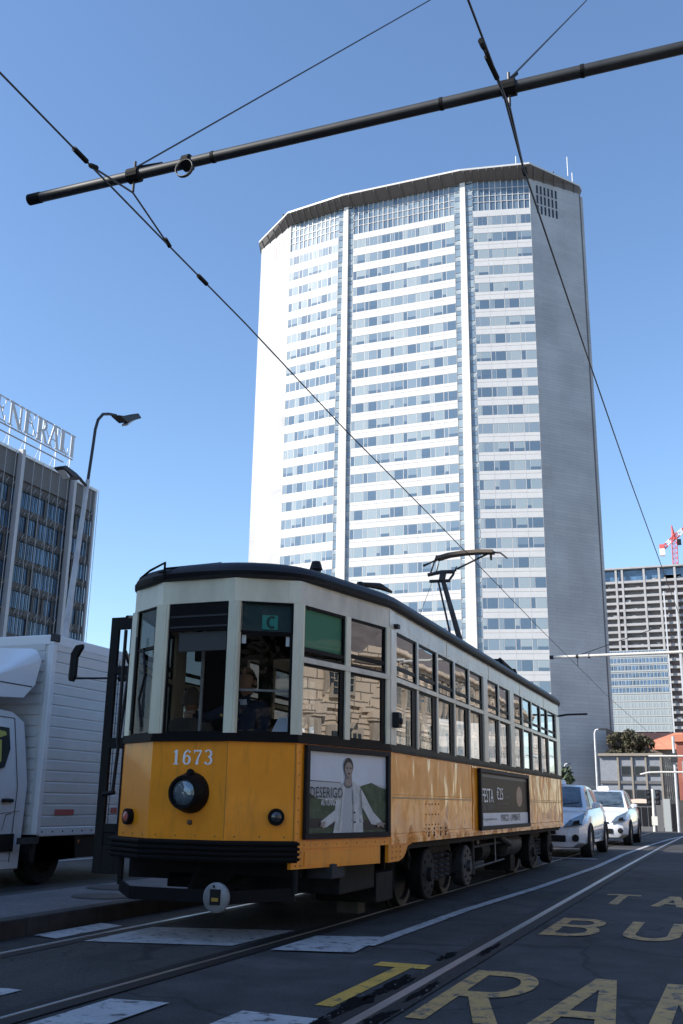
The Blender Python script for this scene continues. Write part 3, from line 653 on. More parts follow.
def brickhouse():
    T = thing('brick_building', 'narrow red brick building front at the far right of the street', 'building', (0, 115, -1.4))
    mb = MB(); mb.box(-5.2, 1, 112, 130, -1.6, 7.6, 'brick_red'); mb.build('wall', T)
    mb = MB(); mb.box(-5.4, 1.2, 111.7, 130.2, 7.6, 8.3, 'tile_orange'); mb.build('roof', T)
    for z in (.2, 3.6):
        for x in (-4.2, -2.3, -.5):
            f = MB(); f.box(x-.55, x+.55, 111.9, 111.999, z, z+2, 'clad_white'); F = f.build('window', T)
            g = MB(); g.box(x-.45, x+.45, 111.85, 111.898, z+.1, z+1.9, 'window_dark'); g.build('pane', F)
brickhouse()
# kiosk, hoarding, bollards in front of them
T = thing('kiosk', 'dark street kiosk with a pinkish curved top in front of the grey building', 'kiosk', (-7, 84, gz(84)))
mb = MB(); mb.box(-7.9, -5.9, 84, 86.5, gz(85), 1.3, 'office_grey'); mb.build('body', T, bevel=.03)
mb = MB(); mb.prism([(-6.9+1.1*math.cos(R(180*i/12)), 83.8, 1.3+.32*math.sin(R(180*i/12))) for i in range(13)], (0, 2.9, 0), 'lum_sign'); o = mb.build('awning', T, smooth=True)
mb = MB()
for i in range(4): mb.box(-7.8+i*.49, -7.42+i*.49, 83.95, 83.995, gz(84)+.4, 1.0, 'plastic_dark')
mb.build('shutter', T)
T = thing('hoarding', 'row of dark poster panels along the pavement behind the traffic light', 'hoarding', (-5, 92, gz(92)))
for i, m_ in enumerate(['plastic_dark', 'office_grey', 'clad_white', 'plastic_dark', 'office_spandrel', 'car_blue', 'plastic_dark']):
    x = -6.9+i*.62; h = (1.6, 1.8, 1.9, 1.5, 1.8, 1.4, 2.6)[i]
    mb = MB(); mb.box(x, x+.55, 92, 92.12, gz(92), h-.2, m_); mb.build('panel', T)
# traffic light
T = thing('traffic_light', 'pale post with dark signal heads on both sides, right of the white cars', 'traffic light', (-4.9, 70, gz(70)))
mb = MB(); mb.tube([(-4.95, 70, gz(70)), (-4.9, 70, 2.15)], .10, 'pole_white', 10); mb.build('pole', T, smooth=True)
for sx in (-.28, .28):
    mb = MB(); mb.box(-4.9+sx-.15, -4.9+sx+.15, 69.9, 70.15, 1.15, 2.1, 'plastic_dark'); H_ = mb.build('signal_head', T, bevel=.02)
    for k in range(3):
        l = MB(); l.lathe((-4.9+sx, 69.9, 1.3+k*.31), (0, -1, 0), [(0, .1), (.02, .1), (.05, .06)], 'lens_dark', 10); l.build('lens', H_)
mb = MB(); mb.box(-5.08, -4.72, 69.9, 70.1, -.1, .45, 'pole_white'); mb.build('control_box', T)
# street lamps
def lamp_post(x, y, h, label, hd=.7):
    g0 = gz(y); T = thing('street_lamp', label, 'street lamp', (x, y, g0))
    mb = MB(); mb.tube([(x, y, g0), (x, y, h-.3), (x+.1, y, h-.05), (x+.35, y, h)], [.10, .07, .06, .05], 'pole_grey', 8); mb.build('pole', T, smooth=True)
    mb = MB(); mb.box(x+.3, x+.3+hd, y-.12, y+.12, h-.05, h+.06, 'pole_dark'); mb.build('lamp_head', T, bevel=.02)
lamp_post(-9.6, 80, 6.7, 'slim grey street lamp in front of the shaded end of the skyscraper')
lamp_post(-15.0, 100, 4.9, 'short street lamp seen just above the roof of the nearer white car', .3)
def big_lamp():
    x, y = -12.4, 17.0; T = thing('street_lamp', 'tall grey street lamp with two dark heads rising behind the white truck', 'street lamp', (x, y, .13))
    mb = MB(); mb.tube([(x-.0, 16.4, .13), (x, 16.78, 4.2), (x, 17.07, 7.6)], [.085, .068, .045], 'pole_grey', 12)
    mb.tube([(x, 17.07, 7.6), (x, 17.14, 8.4), (x, 17.17, 8.8), (x, 17.24, 9.05), (x, 17.40, 9.24), (x, 17.62, 9.33), (x, 17.9, 9.40)], .034, 'pole_dark', 10); mb.build('pole', T, smooth=True)
    mb = MB(); mb.tube([(x, 17.05, 7.45), (x, 16.75, 7.55)], .03, 'pole_dark', 8); mb.build('bracket', T)
    for (a, b, za, zb) in ((17.85, 18.78, 9.38, 9.66), (16.75, 16.0, 7.50, 7.56)):
        d = 1 if b > a else -1; mb = MB(); w2 = .12
        P = [(a, za), (a+d*.25, za+.07), (b-d*.15, zb+.06), (b, zb-.01), (a+d*.35, za-.05)]
        mb.prism([(x-w2, p, q) for p, q in P], (2*w2, 0, 0), 'pole_dark'); H_ = mb.build('lamp_head', T, bevel=.02)
        l = MB(); pa, pb = a+d*.42, b-d*.12; l.hexa([(x-w2+.04, pa, za-.10), (x+w2-.04, pa, za-.10), (x+w2-.04, pb, zb-.045), (x-w2+.04, pb, zb-.045), (x-w2+.04, pa, za-.05), (x+w2-.04, pa, za-.05), (x+w2-.04, pb, zb-.0), (x-w2+.04, pb, zb-.0)], 'lamp_lens'); l.build('lens', H_)
big_lamp()

# trees
def tree(x, y, h, r, label, leaf='leaf_dark', n=2600, seed=1, leafs=.35, low=.3):
    g0 = gz(y); T = thing('tree', label, 'tree', (x, y, g0), 'trees around the street'); rnd = random.Random(seed)
    mb = MB(); mb.tube([(x, y, g0), (x+.1, y, g0+h*.35), (x-.1, y+.1, g0+h*.75)], [.035*h, .026*h, .01*h], 'bark', 8); tips = []
    for i in range(9):
        a = rnd.uniform(0, 6.28); z = g0+h*rnd.uniform(.28, .6); e = (x+math.cos(a)*r*.75, y+math.sin(a)*r*.75, z+h*rnd.uniform(.12, .35)); tips.append(e)
        mb.tube([(x, y, z), ((x+e[0])/2, (y+e[1])/2, z+(e[2]-z)*.4), e], [.014*h, .009*h, .003*h], 'bark', 6)
    mb.build('trunk', T, smooth=True)
    cl = []
    for i in range(34):
        a = rnd.uniform(0, 6.28); rr_ = r*math.sqrt(rnd.random())*.85; z = g0+h*(low+(1-low)*rnd.random()*.9)
        k = math.sqrt(max(.1, 1-((z-g0)/h-.62)**2*5)); cl.append((x+math.cos(a)*rr_*k, y+math.sin(a)*rr_*k, z, r*rnd.uniform(.16, .34)))
    vs = []; fs = []
    for i in range(n):
        c = rnd.choice(cl); p = Vector((rnd.gauss(0, 1), rnd.gauss(0, 1), rnd.gauss(0, .8))).normalized()*c[3]*rnd.uniform(.5, 1.15)+Vector(c[:3])
        u = Vector((rnd.gauss(0, 1), rnd.gauss(0, 1), rnd.gauss(0, 1))).normalized(); v = u.cross(Vector((rnd.gauss(0, 1), rnd.gauss(0, 1), rnd.gauss(0, 1)))).normalized(); s = leafs*rnd.uniform(.6, 1.4)
        o = len(vs); vs += [p-u*s, p-v*s*.4, p+u*s, p+v*s*.4]; fs.append((o, o+1, o+2, o+3))
    mb = MB(); mb.add(vs, fs, leaf); mb.build('crown', T, recalc=False)
tree(-14.6, 95, 5.4, 1.5, 'dark green street tree just behind the rear end of the tram', seed=2, leafs=.22, n=3000)
tree(-17.3, 181, 15.6, 2.9, 'dark bushy tree between the skyscraper and the grey two storey building', 'leaf_brown', seed=3, leafs=.35, n=4000, low=.4)
tree(-14.2, 180.5, 15.0, 2.8, 'brownish tree rising over the roof of the grey two storey building', 'leaf_brown', seed=4, leafs=.35, n=4000, low=.4)
tree(6.5+3, -6, 10, 4.0, 'pavement tree nearest behind the camera', 'leaf_dark', seed=5, leafs=.28, n=3500)
tree(10.5, -20, 11, 4.5, 'pavement tree further behind the camera', 'leaf_dark', seed=6, leafs=.3, n=3500)
tree(6.5, -12, 10, 3.6, 'tree standing in the middle of the square behind the camera', 'leaf_dark', seed=7, leafs=.3, n=3500)

# ============================================================ BUILDINGS BESIDE THE STREET OUTSIDE THE FRAME (unseen blocks added and shaped to shade the road, the tram windows mirror the station)
def block(name, label, x0, x1, y0, y1, h, wallm, face, groups=None):
    T = thing(name, label, 'building', ((x0+x1)/2, (y0+y1)/2, 0))
    mb = MB(); mb.box(x0, x1, y0, y1, -1, h, wallm); mb.build('wall', T)
    mb = MB(); mb.box(x0-.5, x1+.5, y0-.5, y1+.5, h, h+.8, 'stone_station_dark'); mb.build('roof', T)
    xf = x1 if face > 0 else x0
    for z in range(3, int(h)-2, 4):
        y = y0+1.5
        while y < y1-2:
            mb = MB(); mb.box(*( (xf+.005, xf+.06) if face > 0 else (xf-.06, xf-.005)), y, y+1.5, z, z+2.2, 'window_dark'); mb.build('window', T); y += 4.2
block('shade_block', 'unseen tall block left of the camera, shaped to shade the street', -35, -31, -70, 2.0, 28.4, 'plaster_tan', 1)
block('shade_block', 'unseen block on the left level with the tram, shaped to shade the far road', -35, -31, 12, 31, 28.4, 'stone_station', 1)
def station():
    T = thing('station_building', 'monumental pale stone station front mirrored in the tram windows', 'building', (34, 60, 0))
    X = 28; y0, y1 = -50, 190
    ym = 82
    mb = MB(); mb.box(X, X+30, y0, ym, -2, 8.6, 'stone_station'); mb.box(X, X+30, ym, y1, -2, 17, 'stone_station'); mb.build('wall', T)
    for ya, yb, zt in ((y0, ym, 8.6), (ym, y1, 17)):
        mb = MB()
        for z0, z1, p in ((0, 1.0, .35), (zt-3.1, zt-2.8, .2), (zt-.9, zt-.45, .35), (zt-.44, zt+.05, .8)): mb.box(X-p, X-.002, ya, yb, z0, z1, 'stone_station')
        for k in range(int((zt-4)/.55)): mb.box(X-.07, X-.003, ya, yb, 1.1+k*.55, 1.5+k*.55, 'stone_station')
        mb.build('cornice', T)
        mb = MB(); mb.loft([[(X-.3, ya, zt+.06), (X+26, ya, zt+.06), (X+26, yb, zt+.06), (X-.3, yb, zt+.06)], [(X+7, ya+5, zt+6), (X+12, ya+5, zt+6), (X+12, yb-5, zt+6), (X+7, yb-5, zt+6)]], 'slate'); mb.build('roof', T)
    y = y0+1.5
    while y < y1-4:
        hi_ = y > ym
        if not (ym-3 < y < ym+1):
            mb = MB(); mb.box(X-.32, X-.08, y, y+.7, 1.01, (17 if hi_ else 8.6)-3.11, 'stone_station_dark'); mb.box(X-.42, X-.08, y-.1, y+.8, (17 if hi_ else 8.6)-3.5, (17 if hi_ else 8.6)-3.12, 'stone_station'); mb.build('pilaster', T)
            for (za, zb) in (((1.6, 4.4), (6.2, 7.5)) if not hi_ else ((1.6, 4.4), (6.5, 9.5), (11, 13.4), (14.5, 15.8))):
                f = MB(); f.box(X-.2, X-.08, y+1.15, y+2.95, za-.2, zb+.3, 'stone_station_dark'); F = f.build('window', T)
                g = MB(); g.box(X-.24, X-.201, y+1.35, y+2.75, za, zb, 'window_dark')
                for q in range(1, 4): g.box(X-.27, X-.242, y+1.35+q*.35-.03, y+1.35+q*.35+.03, za, zb, 'stone_station_dark')
                for q in range(1, 4): g.box(X-.29, X-.272, y+1.35, y+2.75, za+(zb-za)*q/4-.03, za+(zb-za)*q/4+.03, 'stone_station_dark')
                g.build('pane', F)
            mb = MB(); mb.lathe((X-.2, y+2.05, 4.75), (0, 0, 1), [(0, .15), (.15, .38), (.4, .42), (.62, .2)], 'stone_station_dark', 12); mb.build('ornament', T)
        y += 3.4
    for (ya, yb) in ((24, 33), (58, 66)):
        mb = MB(); mb.prism([(X-.9, ya, 8.66), (X-.9, yb, 8.66), (X-.9, (ya+yb)/2, 14)], (1.0, 0, 0), 'stone_station'); mb.build('gable', T)
station()

# ============================================================ OVERHEAD LINE
def pole_span():
    z, y = 5.9, 5.92
    T = thing('span_pole', 'dark horizontal pole high across the street carrying the tram wires', 'overhead pole', (-2, y, z))
    mb = MB(); mb.tube([(-5.14, y, z), (7.2, y, z)], .043, 'pole_dark', 16); mb.build('pole', T, smooth=True)
    mb = MB(); mb.tube([(-5.15, y, z), (-5.03, y, z)], .047, 'black_rubber', 16); mb.build('end_cap', T, smooth=True)
    for x in (-3.4, -1.55, -.55):
        mb = MB(); mb.tube([(x-.012, y, z), (x+.012, y, z)], .047, 'black_rubber', 16); mb.build('clamp_band', T)
    for x in (-4.12, -1.06):
        mb = MB(); mb.tube([(x-.05, y, z), (x+.05, y, z)], .062, 'black_rubber', 12); mb.tube([(x, y, z+.05), (x, y, z+.13)], .011, 'wire', 8); mb.tube([(x, y, z-.05), (x, y, z-.15)], .011, 'wire', 8); mb.build('wire_clamp', T)
    mb = MB(); P = [(-3.62+.075*math.cos(a), y-.05-.01*k, z-.09+.075*math.sin(a)) for k in range(3) for a in [6.283*i/16 for i in range(17)]]
    mb.tube(P, .0045, 'wire', 6); mb.tube([(-3.66, y, z), (-3.60, y, z)], .066, 'black_rubber', 12); mb.build('cable_coil', T)
pole_span()
def wireobj(name, pts, r, label, cat, extra=()):
    T = thing(name, label, cat, pts[0], 'contact wires over the tracks' if name == 'contact_wire' else 'guy wires of the near span pole')
    mb = MB(); mb.tube(pts, r, 'wire', 6); mb.build('wire', T, smooth=True)
    for a, b, rr_ in extra:
        mb = MB(); mb.tube([a, b], rr_, 'black_rubber', 8); mb.build('insulator', T)
    return T
w1 = [(-4.12, -12, 5.68), (-4.12, 4.32, 5.63), (-4.12, 6.35, 5.595), (-4.12, 8, 5.575), (-4.12, 10.81, 5.475), (-4.12, 14.92, 5.42), (-4.12, 24.5, 5.22), (-4.12, 40, 5.0), (-4.0, 80, 4.9)]
def w1z(y):
    for a, b in zip(w1[:-1], w1[1:]):
        if a[1] <= y <= b[1]: return a[2]+(b[2]-a[2])*(y-a[1])/(b[1]-a[1])
T = wireobj('contact_wire', w1, .0078, 'contact wire running diagonally down from the top left to the tram pantograph', 'overhead wire', [((-4.12, y, w1z(y)), (-4.12, y+.16, w1z(y+.16)), .02) for y in (5.14, 7.03)])
mb = MB()
for dy in (-.52, .55): mb.tube([(-4.12, 5.92, 5.74), (-4.12, 5.92+dy, w1z(5.92+dy)+.01)], .008, 'wire', 6); mb.tube([(-4.12, 5.92+dy*.95, w1z(5.92+dy)+.03), (-4.12, 5.92+dy*1.1, w1z(5.92+dy))], .02, 'black_rubber', 6)
mb.build('bridle', T)
w2 = [(-1.1, -12, 5.72), (-1.09, 4.83, 5.7), (-1.05, 5.64, 5.65), (-1.08, 6.48, 5.65), (-1.05, 10.13, 5.6), (-1.02, 14.33, 5.6), (-.86, 27.2, 5.6), (-.3, 50, 5.55), (2, 90, 5.5)]
T = wireobj('contact_wire', w2, .0078, 'contact wire coming down from the top centre past the right edge of the skyscraper', 'overhead wire', [((-1.085, 5.3, 5.675), (-1.06, 5.5, 5.655), .018)])
mb = MB()
for dy in (-.7, .62): mb.tube([(-1.06, 5.92, 5.74), (-1.085, 5.92+dy, 5.665)], .009, 'wire', 6); mb.tube([(-1.085, 5.92+dy, 5.68), (-1.085, 5.92+dy*1.12, 5.66)], .02, 'black_rubber', 6)
mb.build('bridle', T)
wireobj('guy_wire', [(-4.12, 5.92, 5.97), (-4.60, 6.64, 6.6), (-1.67*1.55, 6.08*1.55, 1.05+5.95*1.55)][0:1]+[(-1.67*1.6, 6.08*1.6, 1.05+5.95*1.6)], .008, 'thin guy wire rising to the right from the left clamp of the span pole', 'guy wire', [((-4.12, 5.92, 5.97), (-4.03, 6.17, 6.16), .014)])
wireobj('guy_wire', [(-1.06, 5.92, 5.97), (-.54*1.7, 6.49*1.7, 1.05+5.95*1.7)], .008, 'thin guy wire rising to the right from the right clamp of the span pole', 'guy wire', [((-1.06, 5.92, 5.97), (-1.05, 6.2, 6.24), .014)])
T = thing('span_pole', 'thin whitish horizontal pole across the street in front of the shaded skyscraper end', 'overhead pole', (-3, 31, 5.3))
mb = MB(); mb.tube([(-4.93, 31.0, 5.42), (6, 30.5, 5.42)], .045, 'pole_white', 10); mb.build('pole', T, smooth=True)
mb = MB(); mb.tube([(-4.95, 31, 5.42), (-4.83, 31, 5.42)], .06, 'pole_dark', 8); mb.tube([(-4.15, 30.97, 5.42), (-4.07, 30.97, 5.42)], .06, 'pole_dark', 8); mb.tube([(-3.78, 30.97, 5.42), (-3.72, 30.97, 5.42)], .07, 'pole_dark', 8); mb.tube([(-4.11, 31, 5.44), (-1.9, 33.5, 6.6)], .012, 'wire', 5); mb.tube([(-4.11, 31, 5.4), (-4.11, 31, 5.13)], .012, 'wire', 5); mb.build('clamp', T)
for (z, y, x0) in ((3.78, 60, -4.3), (2.8, 61, -4.9)):
    T = thing('span_pole', 'faraway pale span pole over the street, the %s of two near the brick building' % ('higher' if z > 3 else 'lower'), 'overhead pole', (x0, y, z), 'faraway span poles')
    mb = MB(); mb.tube([(x0, y, z), (x0+.5, y, z+.12), (x0+1.2, y, z+.14), (5, y, z+.14)] if z < 3 else [(x0, y, z), (5, y, z)], .05, 'pole_white', 8); mb.build('pole', T)
T = thing('utility_pole', 'dark utility pole standing before the red brick building', 'pole', (-3.55, 72, gz(72)))
mb = MB(); mb.tube([(-3.55, 72, gz(72)), (-3.5, 72, 5.6)], .09, 'pole_grey', 8); mb.build('pole', T)
mb = MB(); mb.box(-3.75, -3.3, 71.8, 71.9, 3.9, 4.5, 'pole_dark'); mb.build('sign_plate', T)
# ============================================================ TRAM
def tram():
    XC = -4.10
    T = thing('tram', 'vintage orange and cream tram numbered 1673 with poster frames on its side', 'tram', (XC, 7.3, 0))
    half = [(.325, 7.29), (.82, 7.58), (1.17, 8.95), (1.17, 19.05), (.82, 20.42), (.325, 20.72)]
    loop = [(-3.735, 7.29), (-3.265, 7.58)]+[(XC+x, y) for x, y in half[2:]]+[(XC-x, y) for x, y in reversed(half[2:])]+[(-4.86, 7.56), (-4.425, 7.29)]     # counter-clockwise from front centre right
    N = len(loop)
    def off(d, k0=None):
        out = []
        for i in range(N):
            p0, p1, p2 = Vector(loop[i-1]), Vector(loop[i]), Vector(loop[(i+1) % N])
            a = (p1-p0).normalized(); b = (p2-p1).normalized(); na = Vector((a.y, -a.x)); nb = Vector((b.y, -b.x)); n = (na+nb).normalized(); k = d/max(.3, n.dot(na)); q = p1+n*k
            out.append((q.x, q.y))
        return out
    def ring(mb, d0, d1, z0, z1, m, idx=None):
        a, b = off(d0), off(d1)
        for i in range(N):
            j = (i+1) % N
            if idx is not None and i not in idx: continue
            mb.hexa([(*b[i], z0), (*b[j], z0), (*a[j], z0), (*a[i], z0), (*b[i], z1), (*b[j], z1), (*a[j], z1), (*a[i], z1)], m)
    class Seg:
        def __init__(s, i):
            s.a = Vector(loop[i]); s.b = Vector(loop[(i+1) % N]); s.d = (s.b-s.a).normalized(); s.n = Vector((s.d.y, -s.d.x)); s.l = (s.b-s.a).length
        def p(s, u, z, o=0): q = s.a+s.d*u+s.n*o; return (q.x, q.y, z)
        def box(s, mb, u0, u1, z0, z1, o0, o1, m):
            mb.hexa([s.p(u0, z0, o1), s.p(u1, z0, o1), s.p(u1, z0, o0), s.p(u0, z0, o0), s.p(u0, z1, o1), s.p(u1, z1, o1), s.p(u1, z1, o0), s.p(u0, z1, o0)], m)
    S = [Seg(i) for i in range(N)]     # 0 front-right angled, 1 right taper, 2 right side, 3,4 rear, 5 rear centre, 6,7, 8 left side, 9 left taper, 10 front-left angled, 11 front centre
    FR, TP, SD, RT, LS, LT, FLa, FC = S[0], S[1], S[2], S[3], S[8], S[9], S[10], S[11]
    def rivet(mb, s, u, z, o=.0, r=.011, m='rivet'):
        q = s.p(u, z, o); n = (s.n.x, s.n.y, 0); mb.lathe(q, n, [(0, r), (r*.5, r*.8), (r*.8, r*.25)], m, 6)
    # --- gold body: front end + sides
    mb = MB(); ring(mb, 0, -.04, .72, 1.5, 'tram_gold', [10, 11, 0])
    ring(mb, .012, -.028, .70, .745, 'tram_gold', [10, 11, 0])
    for s in (FLa, FC, FR):
        n = int(s.l/.16)
        for k in range(n): rivet(mb, s, .08+k*(s.l-.16)/max(1, n-1), .775, 0, .008)
    mb.build('front_panel', T)
    mb = MB(); ring(mb, -.002, -.04, .69, 1.5, 'tram_gold', [3, 4, 5, 6, 7]); mb.build('rear_panel', T)
    for s, ix in ((TP, 1), (LT, 9)):
        mb = MB(); ring(mb, -.002, -.04, .69, 1.5, 'tram_gold', [ix])
        s.box(mb, .0, s.l, .685, .745, 0, .012, 'tram_gold')
        f = (lambda u: u) if s is TP else (lambda u: s.l-u)
        for a, b in (((-.04, 1.26),) if s is TP else ((.5, 1.26),)): s.box(mb, min(f(a), f(b)), max(f(a), f(b)), .535, .684, -.03, .004, 'tram_gold')
        s.box(mb, min(f(.13 if s is TP else .6), f(1.25)), max(f(.13 if s is TP else .6), f(1.25)), .555, .665, .004, .01, 'tram_gold')
        for k in range(9): rivet(mb, s, f(.12+k*.15), .715, .012, .007)
        for uu in ((-.01, .05) if s is TP else ()): 
            for zz in (.56, .61, .66): rivet(mb, s, f(uu+.03), zz, .004, .009)
        s.box(mb, min(f(.0), f(.07)), max(f(.0), f(.07)), .75, 1.49, 0, .006, 'tram_gold')
        for k in range(8): rivet(mb, s, f(.035), .8+k*.09, .006, .007)
        mb.build('cab_side_panel', T)
    for s, flip in ((SD, False), (LS, True)):
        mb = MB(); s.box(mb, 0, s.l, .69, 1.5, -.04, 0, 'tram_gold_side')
        f = (lambda u: u) if not flip else (lambda u: s.l-u)
        def b2(u0, u1, z0, z1, o0, o1, m): s.box(mb, min(f(u0), f(u1)), max(f(u0), f(u1)), z0, z1, o0, o1, m)
        b2(0, s.l, .685, .745, 0, .014, 'tram_gold_side')
        b2(0.02, .06, .75, 1.49, 0, .008, 'tram_gold_side')
        for u in (3.2, 6.72, s.l-.05): b2(u, u+.045, .75, 1.49, 0, .008, 'tram_gold_side')
        b2(.06, 3.2, 1.085, 1.10, 0, .003, 'rivet'); b2(6.8, s.l-.06, 1.085, 1.10, 0, .003, 'rivet')
        for k in range(150):
            u = .08+k*.066
            if u < s.l-.05: rivet(mb, s, f(u), .775, .0, .006)
            if u < 3.2 or (6.8 < u < s.l-.1): rivet(mb, s, f(u), 1.12, .0, .0055)
        for k in range(60): rivet(mb, s, f(.08+k*.166), .715, .014, .006)
        for c_ in range(5):
            for r_ in range(3): rivet(mb, s, f(1.2+c_*.12), .84+r_*.10, 0, .010)
        for uu in (1.25, 1.45, 1.7, 1.9):
            for zz in (.735, .76, .80): rivet(mb, s, f(uu), zz, .014, .014, 'black_paint')
        # step flange following the bogie
        pts = [(-.02, .684), (-.02, .535), (.28, .535), (.42, .56), (.50, .60), (.56, .66), (.72, .684)]
        mb.prism([s.p(f(u), z, -.03) for u, z in pts], tuple((s.n*.034).to_3d()), 'tram_gold')
        for uu in (.08, .2, .32): 
            for zz in (.57, .62, .66): rivet(mb, s, f(uu), zz, .004, .009)
        mb.build('side_panel', T)
    # --- belt rail
    mb = MB(); ring(mb, .025, -.04, 1.50, 1.535, 'black_paint'); ring(mb, .012, -.04, 1.535, 1.565, 'black_paint')
    for k in range(120): rivet(mb, SD, .1+k*.083, 1.517, .025, .007, 'pole_dark')
    mb.build('belt_rail', T)
    # --- cream frieze
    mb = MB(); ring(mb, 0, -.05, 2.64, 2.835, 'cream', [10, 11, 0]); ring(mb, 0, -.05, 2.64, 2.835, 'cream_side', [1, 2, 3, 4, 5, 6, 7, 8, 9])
    for s in (TP,): s.box(mb, s.l-.03, s.l+.0, 2.65, 2.83, 0, .004, 'rivet') if False else None
    for u in (2.1, 4.25, 6.4, 8.5): SD.box(mb, u, u+.012, 2.65, 2.83, 0, .004, 'cream')
    SD.box(mb, 0, .16, 2.655, 2.82, 0, .006, 'cream_side'); FR.box(mb, FR.l-.1, FR.l, 2.645, 2.83, 0, .006, 'cream')
    for k in range(24): rivet(mb, SD, .08+k*.42, 2.67, 0, .005, 'bogie_pale'); 
    mb.build('letter_board', T)
    # --- posts and rails
    def post(s, u0, u1, m='cream', z0=1.565, z1=2.64, o1=.006):
        mb = MB(); s.box(mb, u0, u1, z0, z1, -.05, o1, m); 
        if u1-u0 > .09: s.box(mb, u0+.02, u1-.02, z0, z1, o1, o1+.008, m)
        mb.build('window_post', T)
    for s, u0, u1 in ((FC, -.045, .075), (FC, FC.l-.05, FC.l+.05), (FR, FR.l-.055, FR.l+.03), (FLa, -.03, .06), (TP, -.005, .06), (TP, .68, .755), (TP, TP.l-.055, TP.l+.01), (LT, .0, .06), (LT, .66, .74), (LT, LT.l-.05, LT.l)):
        post(s, u0, u1)
    mull = [.205, .93, 1.68, 2.42, 3.14, 3.87, 4.14, 4.85, 5.56, 5.88, 6.56, 7.32, 8.14, 8.86, 9.72]
    wide = {0: (.0, .20), 5: (3.87, 4.14), 8: (5.56, 5.88)}
    posts = [(.0, .205), (.90, .955), (1.655, 1.71), (2.395, 2.45), (3.115, 3.17), (3.87, 4.14), (4.825, 4.88), (5.56, 5.88), (6.535, 6.59), (7.295, 7.35), (8.11, 8.165), (8.83, 8.885), (9.70, 10.1)]
    for s, flip in ((SD, 0), (LS, 1)):
        for a, b in posts:
            if flip: a, b = s.l-b, s.l-a
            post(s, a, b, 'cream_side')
    for s in (SD, LS, TP, LT):
        mb = MB(); s.box(mb, 0, s.l, 2.155, 2.2, -.04, .012, 'cream_side'); mb.build('window_rail', T)
    # --- windows: dark sash (window) with pane as sub-part
    def window(s, u0, u1, z0, z1, g='tram_glass', fr=.022, rs=0.0, o=-.03, m='black_paint', mid=None):
        mb = MB(); s.box(mb, u0, u0+fr, z0, z1, o, o+.02, m); s.box(mb, u1-fr-rs, u1, z0, z1, o, o+.021, m); s.box(mb, u0+fr, u1-fr-rs, z0, z0+fr, o, o+.02, m); s.box(mb, u0+fr, u1-fr-rs, z1-fr, z1, o, o+.02, m)
        if mid: s.box(mb, u0+fr, u1-fr-rs, mid-.018, mid+.018, o, o+.022, m)
        W_ = mb.build('window', T)
        g_ = MB(); g_.box if False else None
        k = random.uniform(-.004, .004); 
        g_.poly([s.p(u0+fr, z0+fr, o+.01+k), s.p(u1-fr-rs, z0+fr, o+.01-k), s.p(u1-fr-rs, z1-fr, o+.01-k*.5), s.p(u0+fr, z1-fr, o+.01+k*.5)], g); g_.build('pane', W_, recalc=False)
    rnd = random.Random(4)
    for s, flip in ((SD, 0), (LS, 1)):
        for (a, b), (c, d) in zip(posts[:-1], posts[1:]):
            u0, u1 = b, c
            if flip: u0, u1 = s.l-c, s.l-b
            window(s, u0, u1, 2.2, 2.64, mid=2.30); window(s, u0, u1, 1.565, 2.155, rs=.11 if not flip else 0)
    for s in (TP, LT):
        r_ = [(.06, .68), (.755, TP.l-.055)] if s is TP else [(.06, .66), (.74, LT.l-.05)]
        for k, (a, b) in enumerate(r_):
            window(s, a, b, 2.2, 2.64, mid=2.30 if not (s is TP and k == 0) else 2.27, g='tram_glass' if not (s is TP and k == 0) else 'front_glass'); window(s, a, b, 1.565, 2.155, rs=.045 if s is TP else 0)
    mb = MB(); TP.box(mb, .085, .66, 2.285, 2.62, -.045, -.036, 'green_blind'); mb.build('green_blind', T)
    # front panes
    window(FC, .075, FC.l-.05, 1.565, 2.42, 'front_glass', fr=.016)
    mb = MB(); FC.box(mb, .075, FC.l-.05, 2.42, 2.64, -.03, -.008, 'black_paint'); FC.box(mb, .09, FC.l-.065, 2.52, 2.535, -.008, -.004, 'pole_dark'); FC.box(mb, .09, FC.l-.065, 2.43, 2.445, -.008, -.002, 'pole_dark'); mb.build('destination_box', T)
    mb = MB(); FC.box(mb, .16, FC.l-.06, 2.24, 2.40, -.08, -.045, 'interior_grey'); mb.build('sun_visor', T)
    window(FR, .05, FR.l-.055, 2.38, 2.64, 'front_glass', fr=.014, o=-.02); window(FR, .05, FR.l-.055, 1.565, 2.38, 'front_glass', fr=.02)
    window(FLa, .06, FLa.l-.05, 2.29, 2.64, 'front_glass', fr=.014); window(FLa, .06, FLa.l-.05, 1.565, 2.29, 'front_glass', fr=.014)
    mb = MB(); FR.box(mb, .06, FR.l-.06, 2.40, 2.63, -.045, -.035, 'teal_panel'); P_ = mb.build('side_display', T)
    mb = MB(); FR.box(mb, .24, .37, 2.415, 2.535, -.0345, -.031, 'teal_sign'); strokes(mb, [arc(.32, 2.475, .035, .045, 55, 305, 10, .022)], lambda a, b, t: FR.p(a, b, -.030+t), 'teal_panel'); mb.build('display_letter', P_)
    mb = MB(); FR.box(mb, .06, FR.l-.07, 1.905, 1.922, -.06, -.04, 'silver'); mb.build('cab_rail', T)
    mb = MB(); FR.box(mb, .075, .11, 2.29, 2.36, -.032, -.028, 'number_white'); FR.box(mb, FR.l-.11, FR.l-.08, 2.28, 2.36, -.032, -.028, 'number_white'); mb.build('cab_sticker', T)
    # --- roof
    def rloop(d, yk=1.0):
        out = []
        for x, y in off(.0):
            hw = max(abs(x-XC), 1e-3); cy = (7.29+20.72)/2; hl = 6.715
            out.append((XC+(x-XC)*(1.17+d)/1.17, cy+(y-cy)*(hl+d*yk)/hl))
        return out
    mb = MB()
